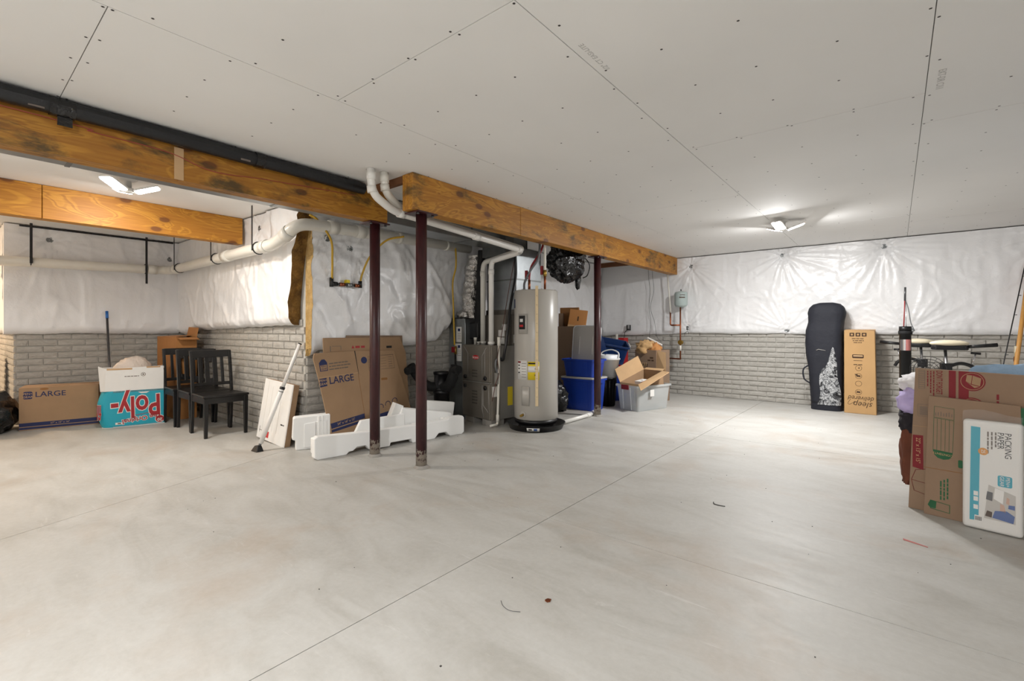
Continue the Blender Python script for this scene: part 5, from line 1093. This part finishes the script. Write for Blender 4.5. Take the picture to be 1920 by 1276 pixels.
obj('body', MB().hexa([(0, 0, 0), (0.345, 0, 0), (0.345, 0.30, 0), (0, 0.30, 0), (-0.005, 0, 1.11), (0.325, 0, 1.10), (0.325, 0.29, 1.12), (-0.005, 0.29, 1.13)]), 'card_tan', c, bevel=0.006)
obj('tape_seam', MB().box(0.0, 0.33, 0.12, 0.17, 1.112, 1.124), 'card_light', c)
text('sleep', 0.105, 'brown_print', c, (0.205, -0.0008, 0.125), roll=PI - R(2), shear=0.25, sx=0.95); text('delivered', 0.088, 'brown_print', c, (0.185, -0.0008, 0.205), roll=PI - R(2), shear=0.25, sx=0.85)
obj('pen_loop', MB().tube(bez([(0.07, -0.001, 0.19), (0.04, -0.001, 0.13), (0.065, -0.001, 0.12), (0.12, -0.001, 0.165)], 6), 0.002, 4), 'brown_print', c)
for k, z in enumerate((0.286, 0.399, 0.498, 0.604)):
    obj('icon_ring', ring(MB(), disc(0.155, z, 0.036, 20), disc(0.155, z, 0.032, 20), -0.0012, -0.0002), 'brown_print', c)
    if k in (0, 2): decal('icon_mark', c, 'brown_print', [(0.13, z - 0.008), (0.175, z - 0.012), (0.175, z + 0.01), (0.14, z + 0.014)], -0.0002)
    if k == 3: decal('icon_mark', c, 'brown_print', [(0.145, z), (0.165, z - 0.01), (0.165, z + 0.014)], -0.0002)
decal('icon_mark', c, 'brown_print', [(0.11, 0.525), (0.14, 0.49), (0.145, 0.525)], -0.0002)
decal('icon_bar', c, 'brown_print', rrect(0.085, 0.21, 0.735, 0.785, 0.012), -0.0002); decal('icon_bar', c, 'card_light', rrect(0.095, 0.20, 0.757, 0.775, 0.008), -0.0011); decal('icon_bar', c, 'brown_print', rect(0.10, 0.195, 0.700, 0.706), -0.0002)
fine_print(c, 'brown_print', 0.10, 0.65, 0.10, 0.010, -0.0003, seed=6)
for k in range(3): decal('care_square', c, 'brown_print', rrect(0.055 + k * 0.066, 0.107 + k * 0.066, 1.025, 1.075, 0.006), -0.0002); decal('care_icon', c, 'card_tan', disc(0.081 + k * 0.066, 1.05, 0.012, 8 + 4 * k), -0.0011)
for k in range(3): fine_print(c, 'brown_print', 0.08 + 0.01 * k, 0.995 - k * 0.026, 0.14 - 0.02 * k, 0.009, -0.0003, seed=20 + k)

# ================================================================== black tube with rods, trolling motors, fan cage
t = thing('rod_tube', 'upright black tube with a silver label and thin rods sticking out', 'tube', (0.09, 7.28, 0))
obj('tube', MB().lathe([(0.056, 0.0), (0.056, 1.10), (0.06, 1.10), (0.06, 1.155), (0.05, 1.155), (0.05, 1.0)], 28), 'black_plastic', t)
obj('cap_strap', MB().lathe([(0.066, 1.06), (0.066, 1.10), (0.057, 1.10), (0.057, 1.06)], 24), 'black_matte', t)
m = MB(); m.grid(lambda u, v: (0.0572 * math.cos(R(-150) + u * 2.1), 0.0572 * math.sin(R(-150) + u * 2.1), 0.87 + 0.13 * v), 8, 1); obj('silver_label', m, 'chrome', t)
m = MB(); m.grid(lambda u, v: (0.0576 * math.cos(R(-85) + u * 0.9), 0.0576 * math.sin(R(-85) + u * 0.9), 0.87 + 0.13 * v), 6, 1); obj('pink_label', m, 'pink_scrap', t)
obj('rod', MB().tube([(-0.02, 0, 0.9), (0.0, 0.0, 1.62)], 0.006, 8), 'pex_red', t); obj('rod', MB().tube([(0.01, 0, 0.9), (0.004, 0.0, 1.50)], 0.004, 8), 'chrome', t); obj('rod_tip', MB().tube([(-0.003, 0, 1.46), (0.0, 0, 1.62)], 0.010, 8), 'steel_grey', t)
obj('rod_cord', MB().tube(bez([(0.0, 0, 1.48), (0.03, -0.01, 1.35), (0.05, -0.02, 1.2), (0.085, -0.02, 1.10)], 6), 0.005, 6), 'pex_grey', t)
def motor(label, loc, rz, lean):
    t = thing('trolling_motor', label, 'trolling motor', loc, rz, 'trolling motors behind the cartons'); s = lean
    obj('shaft', MB().tube([(0, 0, 0.05), (s, 0, 0.90)], 0.014, 10), 'chrome', t)
    M = Matrix.Translation((s, 0, 0.90))
    obj('head_base', MB().prism([(-0.09, -0.05), (0.15, -0.055), (0.19, 0.0), (0.15, 0.055), (-0.09, 0.05), (-0.12, 0.0)], 0.0, 0.05, 'z', M), 'black_plastic', t, bevel=0.012)
    hm = lump(0.16, 0.062, 0.036, 1.0, 0.0, 1.0, 0.0, 3); obj('head_cover', hm, 'cream_plastic', t, loc=(s + 0.03, 0, 0.945))
    obj('tiller', MB().tube([(s + 0.16, 0, 0.935), (s + 0.40, 0, 0.96)], [0.016, 0.02], 12), 'black_plastic', t)
    obj('clamp_bracket', MB().box(s * 0.8 - 0.05, s * 0.8 + 0.04, -0.04, 0.04, 0.66, 0.76), 'black_plastic', t, bevel=0.008); obj('clamp_arm', MB().tube(bez([(s * 0.8, 0, 0.72), (s * 0.8 + 0.12, 0.02, 0.76), (s * 0.8 + 0.22, 0.02, 0.72), (s * 0.8 + 0.26, 0.02, 0.66)], 6), 0.018, 8), 'black_plastic', t)
    obj('clamp_screw', MB().tube([(s * 0.8 + 0.20, 0.02, 0.72), (s * 0.8 + 0.23, 0.02, 0.86)], 0.007, 8), 'chrome', t); obj('clamp_knob', MB().tube([(s * 0.8 + 0.195, 0.02, 0.872), (s * 0.8 + 0.27, 0.02, 0.866)], 0.012, 8), 'black_plastic', t)
    obj('motor_pod', MB().lathe([(0.01, -0.14), (0.045, -0.10), (0.05, 0.08), (0.03, 0.13), (0.008, 0.15)], 16, Matrix.Translation((0, 0, 0.05)) @ Matrix.Rotation(PI / 2, 4, 'Y')), 'black_plastic', t)
    return t
motor('cream and black trolling motor with its tiller pointing right', (0.46, 6.80, 0), R(8), -0.05)
motor('cream and black trolling motor leaning behind the black tube, tiller pointing left', (0.30, 7.62, 0), R(170), 0.06)
t = thing('fan_cage', 'dark round wire fan behind the cartons', 'fan', (0.27, 6.75, 0.0)); 
obj('stand', MB().tube([(0, 0.02, 0), (0, 0.02, 0.60)], 0.02, 10), 'black_plastic', t); obj('foot', MB().lathe([(0.14, 0), (0.14, 0.015), (0.03, 0.03)], 24), 'black_plastic', t)
for k in range(5): r = 0.15 - k * 0.03; obj('cage_ring', MB().tube([(r * math.cos(a), -0.04 + 0.012 * (4 - k) * -1 + 0.03, 0.68 + r * math.sin(a)) for a in [i * PI / 16 for i in range(33)]], 0.003, 5, caps=False), 'black_plastic', t)
for k in range(18): a = k * PI / 9; obj('cage_spoke', MB().tube([(0.02 * math.cos(a), -0.058, 0.68 + 0.02 * math.sin(a)), (0.15 * math.cos(a), -0.008, 0.68 + 0.15 * math.sin(a))], 0.002, 4), 'black_plastic', t)

# ================================================================== long handled tools at the right edge
def tool(name, label, cat, p0, p1, r, mat, extra=None):
    o = Vector(p0); t = thing(name, label, cat, p0); obj('handle', MB().tube([(0, 0, 0), Vector(p1) - o], r, 12), mat, t); return t
t = tool('rake_handle', 'long pale wooden tool handle leaning at the right edge', 'tool', (0.93, 7.30, 0.0), (1.20, 7.98, 1.85), 0.020, 'wood_handle')
t = tool('fishing_rod', 'thin black fishing rod leaning left of the wooden handle', 'fishing rod', (0.78, 7.2, 0.0), (1.16, 7.96, 1.86), 0.0055, 'cable_black')
for k in range(5): obj('line_guide', MB().tube([Vector((0.38, 0.76, 1.86)) * (0.45 + 0.12 * k), Vector((0.38, 0.76, 1.86)) * (0.45 + 0.12 * k) + Vector((0.022, -0.01, 0.0))], 0.004, 6), 'steel_grey', t)
tool('hand_tool', 'red and white tool handle at the right edge below the wooden one', 'tool', (1.10, 7.45, 0.0), (1.20, 7.9, 1.10), 0.022, 'valve_red')
t = thing('fishing_rod', 'short cork-gripped rod butt standing in front of the back wall', 'fishing rod', (1.02, 7.5, 0)); obj('blank', MB().tube([(0, 0, 0), (0.02, 0.12, 0.80)], 0.012, 10), 'card_light', t); obj('grip', MB().tube([(0.02, 0.12, 0.80), (0.024, 0.14, 0.93)], 0.016, 10), 'cream_plastic', t); obj('reel_seat', MB().tube([(0.018, 0.11, 0.76), (0.02, 0.12, 0.81)], 0.018, 10), 'copper', t)
t = thing('hanging_jacket', 'dusky pink jacket hung on the back wall at the right edge', 'jacket', (1.44, 7.92, 0.98)); obj('cloth', lump(0.17, 0.09, 0.46, 7.3, 0.22, 2.0, 0.1, 4, False, 2.6), 'cloth_pink', t); obj('dark_lapel', lump(0.06, 0.07, 0.26, 3.3, 0.2, 2.0, 0.1, 3, False), 'cloth_dark', t, loc=(-0.06, -0.045, 0.55))

# ================================================================== cartons at the right
c = thing('support_carton', 'plain brown carton hidden behind the flat cartons, clothes draped on it', 'carton', (0.20, 4.06, 0), R(-11.5)); carton_body(c, 0.95, 0.55, 0.70, 'card_dull')
def leaning(name, label, loc, w, h, th, mat, lean, group=None):
    t = thing(name, label, 'carton', loc, R(-11.5), group); t.rotation_euler = (R(-lean), 0, R(-11.5)); return t
c = leaning('flattened_carton', 'big flattened carton printed DON\'T FORGET in maroon at the right', (0.062, 3.867, 0), 0, 0, 0, '', 1.5, 'flattened cartons at the right')
obj('board', MB().prism([(0.0, 0.0), (1.10, 0.0), (1.10, 0.85), (0.03, 0.878)], 0.0, 0.045), 'card_dull', c, bevel=0.004)
obj('fold_crease', MB().box(0.02, 1.08, -0.001, 0.0, 0.515, 0.519), 'card', c)
decal('maroon_band', c, 'maroon_print', [(0.186, 0.52), (0.217, 0.52), (0.217, 0.872), (0.186, 0.873)], -0.0002); decal('maroon_band', c, 'maroon_print', [(0.229, 0.52), (0.27, 0.52), (0.275, 0.87), (0.229, 0.872)], -0.0002)
for cz in (0.815, 0.665):
    b = decal('round_emblem', c, 'maroon_print', disc(0.287, cz, 0.056, 28), -0.0009); obj('emblem_ring', ring(MB(), disc(0.287, cz, 0.050, 28), disc(0.287, cz, 0.047, 28), -0.0026, -0.0018), 'card', b)
    if cz > 0.7:
        for pl in ([(0.285, 0.80), (0.32, 0.79), (0.325, 0.835), (0.29, 0.85)], [(0.26, 0.815), (0.282, 0.80), (0.287, 0.85), (0.265, 0.852)], [(0.262, 0.812), (0.283, 0.796), (0.318, 0.786), (0.297, 0.778)]): decal('cube_face', b, 'card', pl, -0.0018)
    else:
        for k in range(4): decal('knot_stroke', b, 'card', [(0.26 + 0.018 * k, 0.655), (0.27 + 0.018 * k, 0.655), (0.275 + 0.018 * k, 0.68 + 0.008 * k), (0.265 + 0.018 * k, 0.68 + 0.008 * k)], -0.0018)
        decal('knot_stroke', b, 'card', [(0.245, 0.672), (0.33, 0.69), (0.33, 0.696), (0.245, 0.678)], -0.0018)
text("DON'T FORGET", 0.040, 'maroon_print', c, (0.142, -0.0008, 0.868), roll=R(-90), align='LEFT', sx=0.50, offset=0.0004)
for k in range(3): fine_print(c, 'maroon_print', 0.118 - k * 0.014, 0.864, 0.17 - 0.035 * k, 0.0055, -0.0003, True, 30 + k)
fr = rect(0.047, 0.077, 0.752, 0.868); outline('print_frame', c, 'grey_print', fr, -0.0002, 0.002)
for k in range(8): decal('print_line', c, 'grey_print', rect(0.049, 0.075, 0.762 + k * 0.0135, 0.7645 + k * 0.0135), -0.0002)
outline('barcode_frame', c, 'grey_print', rect(0.043, 0.098, 0.580, 0.655), -0.0002, 0.0016)
for k in range(9): decal('barcode_bar', c, 'grey_print', rect(0.052, 0.09, 0.590 + k * 0.006, 0.593 + k * 0.006), -0.0002)
decal('size_panel', c, 'maroon_print', [(0.02, 0.26), (0.072, 0.25), (0.07, 0.462), (0.02, 0.460)], -0.0002); text('22" x 13" x 15"', 0.030, 'card_light', c, (0.046, -0.0022, 0.445), roll=R(-90), align='LEFT', sx=0.85)
for a, b in (((0.015, 0.18), (0.035, 0.245)), ((0.035, 0.245), (0.09, 0.26)), ((0.015, 0.18), (0.028, 0.115)), ((0.028, 0.115), (0.09, 0.10)), ((0.015, 0.18), (0.09, 0.17))): obj('box_drawing', MB().tube([(a[0], -0.0008, a[1]), (b[0], -0.0008, b[1])], 0.0013, 4), 'maroon_print', c)
fine_print(c, 'maroon_print', 0.392, 0.75, 0.05, 0.010, -0.0003, True, 40)
c = leaning('flattened_carton', 'flattened carton with a green CONTENTS tab leaning in front of the maroon one', (0.133, 3.800, 0), 0, 0, 0, '', 2.0, 'flattened cartons at the right')
obj('board', MB().prism([(0.0, 0.0), (0.42, 0.0), (0.40, 0.70), (0.018, 0.717)], 0.0, 0.035), 'card_dull', c, bevel=0.003); obj('side_board', MB().box(0.40, 0.75, 0.006, 0.035, 0.0, 0.69), 'card_dull', c)
decal('green_panel', c, 'green_print', rect(0.401, 0.55, 0.50, 0.69), 0.0058); decal('green_tab', c, 'green_print', rrect(0.152, 0.172, 0.31, 0.355, 0.006), -0.0002)
obj('fold_crease', MB().box(0.0, 0.40, -0.001, 0.0, 0.280, 0.283), 'card_inner', c)
outline('print_frame', c, 'green_print', [(0.043, 0.590), (0.134, 0.583), (0.134, 0.650), (0.045, 0.657)], -0.0002, 0.0016)
for k in range(7): decal('print_mark', c, 'grey_print', rect(0.050 + k * 0.012, 0.053 + k * 0.012, 0.60, 0.618 + 0.004 * (k % 3)), -0.0002)
outline('print_frame', c, 'green_print', [(0.040, 0.395), (0.128, 0.388), (0.134, 0.580), (0.043, 0.587)], -0.0002, 0.0016)
for k in range(4): decal('print_line', c, 'green_print', [(0.057 + k * 0.018, 0.395), (0.0583 + k * 0.018, 0.395), (0.060 + k * 0.018, 0.583), (0.0587 + k * 0.018, 0.583)], -0.0002)
decal('contents_tab', c, 'green_print', [(0.040, 0.396), (0.044, 0.370), (0.062, 0.350), (0.088, 0.343), (0.112, 0.350), (0.126, 0.368), (0.128, 0.390)], -0.0002); text('CONTENTS', 0.017, 'card_light', c, (0.085, -0.0022, 0.375), roll=PI + R(-4))
for k in range(3): fine_print(c, 'green_print', 0.107 - k * 0.015, 0.235 - 0.01 * k, 0.12, 0.007, -0.0003, True, 50 + k)
outline('tag_frame', c, 'green_print', [(0.03, 0.040), (0.118, 0.032), (0.118, 0.082), (0.03, 0.092)], -0.0002, 0.003); decal('tag_cart', c, 'green_print', [(0.018, 0.06), (0.03, 0.045), (0.055, 0.045), (0.058, 0.085), (0.03, 0.092)], -0.0002)
# packing paper in clear film
c = thing('packing_paper', 'white bundle of packing paper in clear film with a teal stripe', 'packing paper', (0.294, 3.690, 0), R(-11.5)); c.rotation_euler = (R(-1.8), 0, R(-11.5))
obj('paper_bundle', MB().box(0.0, 0.236, 0.0, 0.055, 0.004, 0.61), 'white_paper', c, bevel=0.018, seg=4)
obj('film_wrap', MB().box(-0.003, 0.239, -0.003, 0.058, 0.001, 0.613), 'clear_film', c, bevel=0.02, seg=4)
obj('film_tail', MB().grid(lambda u, v: (-0.004 + 0.235 * u, 0.02 + 0.012 * fbm((u * 5, v * 4, 2), 3) + 0.02 * v, 0.60 + (0.055 + 0.012 * math.sin(u * 5)) * v), 24, 8), 'clear_film', c)
decal('teal_stripe', c, 'teal_print', [(0.030, 0.05), (0.066, 0.055), (0.072, 0.572), (0.034, 0.574)], -0.0002)
decal('orange_seal', c, 'orange_print', disc(0.083, 0.44, 0.020, 22), -0.0010); text('25', 0.022, 'white_paper', c, (0.083, -0.0026, 0.44), roll=R(-90))
text('PACKING', 0.036, 'black_print', c, (0.178, -0.0008, 0.556), roll=R(-90), align='LEFT', sx=0.9); text('PAPER', 0.036, 'black_print', c, (0.150, -0.0008, 0.556), roll=R(-90), align='LEFT', sx=0.9)
for k in range(3): fine_print(c, 'grey_print', 0.132 - 0.015 * k, 0.553, 0.08 + 0.02 * k, 0.006, -0.0003, True, 60 + k)
b = decal('teal_badge', c, 'teal_print', rrect(0.140, 0.195, 0.262, 0.322, 0.008), -0.0002); text('PEN+\nGEAR', 0.022, 'white_paper', b, (0.167, -0.0022, 0.292), roll=R(-90))
ph = decal('photo_print', c, 'lid_grey', [(0.088, 0.075), (0.208, 0.072), (0.208, 0.225), (0.105, 0.262)], -0.0002)
for mt, pl in (('white_print', [(0.125, 0.19), (0.16, 0.17), (0.165, 0.24), (0.13, 0.25)]), ('steel_grey', [(0.095, 0.18), (0.12, 0.175), (0.122, 0.222), (0.10, 0.225)]), ('blue_print', [(0.12, 0.085), (0.20, 0.075), (0.205, 0.115), (0.175, 0.135), (0.13, 0.125)]), ('brown_print', [(0.092, 0.088), (0.118, 0.085), (0.12, 0.115), (0.10, 0.12)]), ('skin_print', [(0.15, 0.13), (0.172, 0.125), (0.165, 0.165), (0.15, 0.17)]), ('skin_print', [(0.172, 0.175), (0.185, 0.172), (0.185, 0.205), (0.175, 0.21)]), ('blue_print', [(0.18, 0.15), (0.205, 0.148), (0.205, 0.172), (0.182, 0.17)])): decal('photo_patch', ph, mt, pl, -0.0010)
decal('barcode', c, 'label_white', rect(0.050, 0.082, 0.048, 0.082), -0.0010)
for k in range(6): decal('barcode_bar', c, 'black_print', rect(0.053 + k * 0.0045, 0.0553 + k * 0.0045, 0.054, 0.076), -0.0019)
for z in (0.115, 0.16, 0.19): decal('print_patch', c, 'label_white', rect(0.046, 0.064, z, z + 0.024), -0.0010)
# clothes draped beside the cartons, blue blanket
def cloth(name, label, cat, loc, s, seed, mat, amp=0.22, rot=0, group='clothes draped beside the right-hand cartons'):
    o = obj(name, lump(*s, seed, amp, 2.2, 0.10, 4, True, 2.4), mat); o.location = loc; o.rotation_euler = (0, 0, rot); return tag(o, label, cat, group)
cloth('folded_shirt', 'white shirt on top of the clothes pile beside the right cartons', 'shirt', (0.22, 4.18, 0.705), (0.19, 0.17, 0.07), 3.1, 'cloth_white')
cloth('folded_shirt', 'lilac patterned shirt under the white one in the clothes pile', 'shirt', (0.145, 4.12, 0.565), (0.13, 0.12, 0.10), 7.1, 'cloth_lilac')
cloth('dark_garment', 'dark garment in the middle of the clothes pile', 'clothing', (0.135, 4.10, 0.44), (0.115, 0.10, 0.09), 5.4, 'cloth_dark')
cloth('brown_jacket', 'brown jacket hanging down from the clothes pile', 'jacket', (0.105, 4.09, 0.10), (0.075, 0.08, 0.25), 9.4, 'cloth_brown', 0.25)
o = MB(); 
def bl(u, v):
    x = 0.02 + 1.03 * u; y = 0.0 + 0.50 * v; z = 0.722 + (0.16 * min(1, u * 9) + 0.06 * min(1, u * 2)) * (1 - 0.3 * v) + 0.018 * fbm((u * 4, v * 4, 2.2), 4)
    return (x, y, z)
o.grid(bl, 50, 30); o.grid(lambda u, v: (lambda p: (p[0], p[1], 0.712 + (p[2] - 0.712) * (1 - v)))(bl(u, 0)), 50, 4, flip=True); o.grid(lambda u, v: (lambda p: (p[0], p[1], 0.712 + (p[2] - 0.712) * (1 - v)))(bl(0, u)), 30, 4)
b = obj('blue_blanket', o, 'denim', loc=(0.24, 4.05, 0), rot=(0, 0, R(-11.5))); tag(b, 'mottled light blue blanket lying over the right-hand cartons', 'blanket')

# ================================================================== litter on the floor
tag(obj('dead_leaf', MB().prism([(-0.010, -0.008), (0.004, -0.012), (0.012, 0.0), (0.004, 0.004), (0.008, 0.012), (-0.006, 0.008)], 0.0005, 0.006, 'z'), 'copper', loc=(-1.11, 1.593, 0)), 'small dead leaf on the bare foreground floor', 'leaf')
tag(obj('paper_scrap', MB().hexa([(-0.05, 0.012, 0.0005), (-0.045, -0.004, 0.0005), (0.055, -0.022, 0.0005), (0.055, -0.016, 0.0005), (-0.05, 0.012, 0.004), (-0.045, -0.004, 0.004), (0.055, -0.022, 0.003), (0.055, -0.016, 0.003)]), 'pink_scrap', loc=(0.078, 3.246, 0), rot=(0, 0, R(-10))), 'thin pink scrap on the floor before the right cartons', 'scrap')
tag(obj('twine_bit', MB().tube(bez([(-0.03, 0.02, 0.003), (-0.015, -0.012, 0.003), (0.02, -0.018, 0.003), (0.05, -0.012, 0.003)], 5), 0.0025, 5), 'cable_black', loc=(-0.883, 3.159, 0)), 'curl of dark twine on the open floor', 'twine')
tag(obj('wire_curl', MB().tube(bez([(-0.06, 0.01, 0.002), (-0.03, -0.012, 0.002), (0.01, -0.02, 0.002), (0.05, 0.0, 0.002)], 5), 0.0012, 4), 'steel_grey', loc=(-1.20, 1.46, 0)), 'thin hair-like wire curl near the dead leaf', 'wire')
dm = MB(); rn = random.Random(11)
for k in range(90):
    x, y = rn.uniform(-4.2, 0.8), rn.uniform(0.9, 6.5); s = rn.uniform(0.002, 0.006); dm.box(x, x + s, y, y + s * rn.uniform(0.5, 1.5), 0.0003, 0.002)
o = obj('floor_grit', dm, 'screw', kind='stuff'); tag(o, 'tiny dark grit specks scattered over the concrete', 'grit', kind='stuff')
tag(obj('joist_stub', MB().box(-4.30, -3.30, 7.82, 7.90, 2.27, CEIL - 0.002), 'door_joist'), 'dark wooden joist end above the back blanket behind the knotty beam', 'joist')
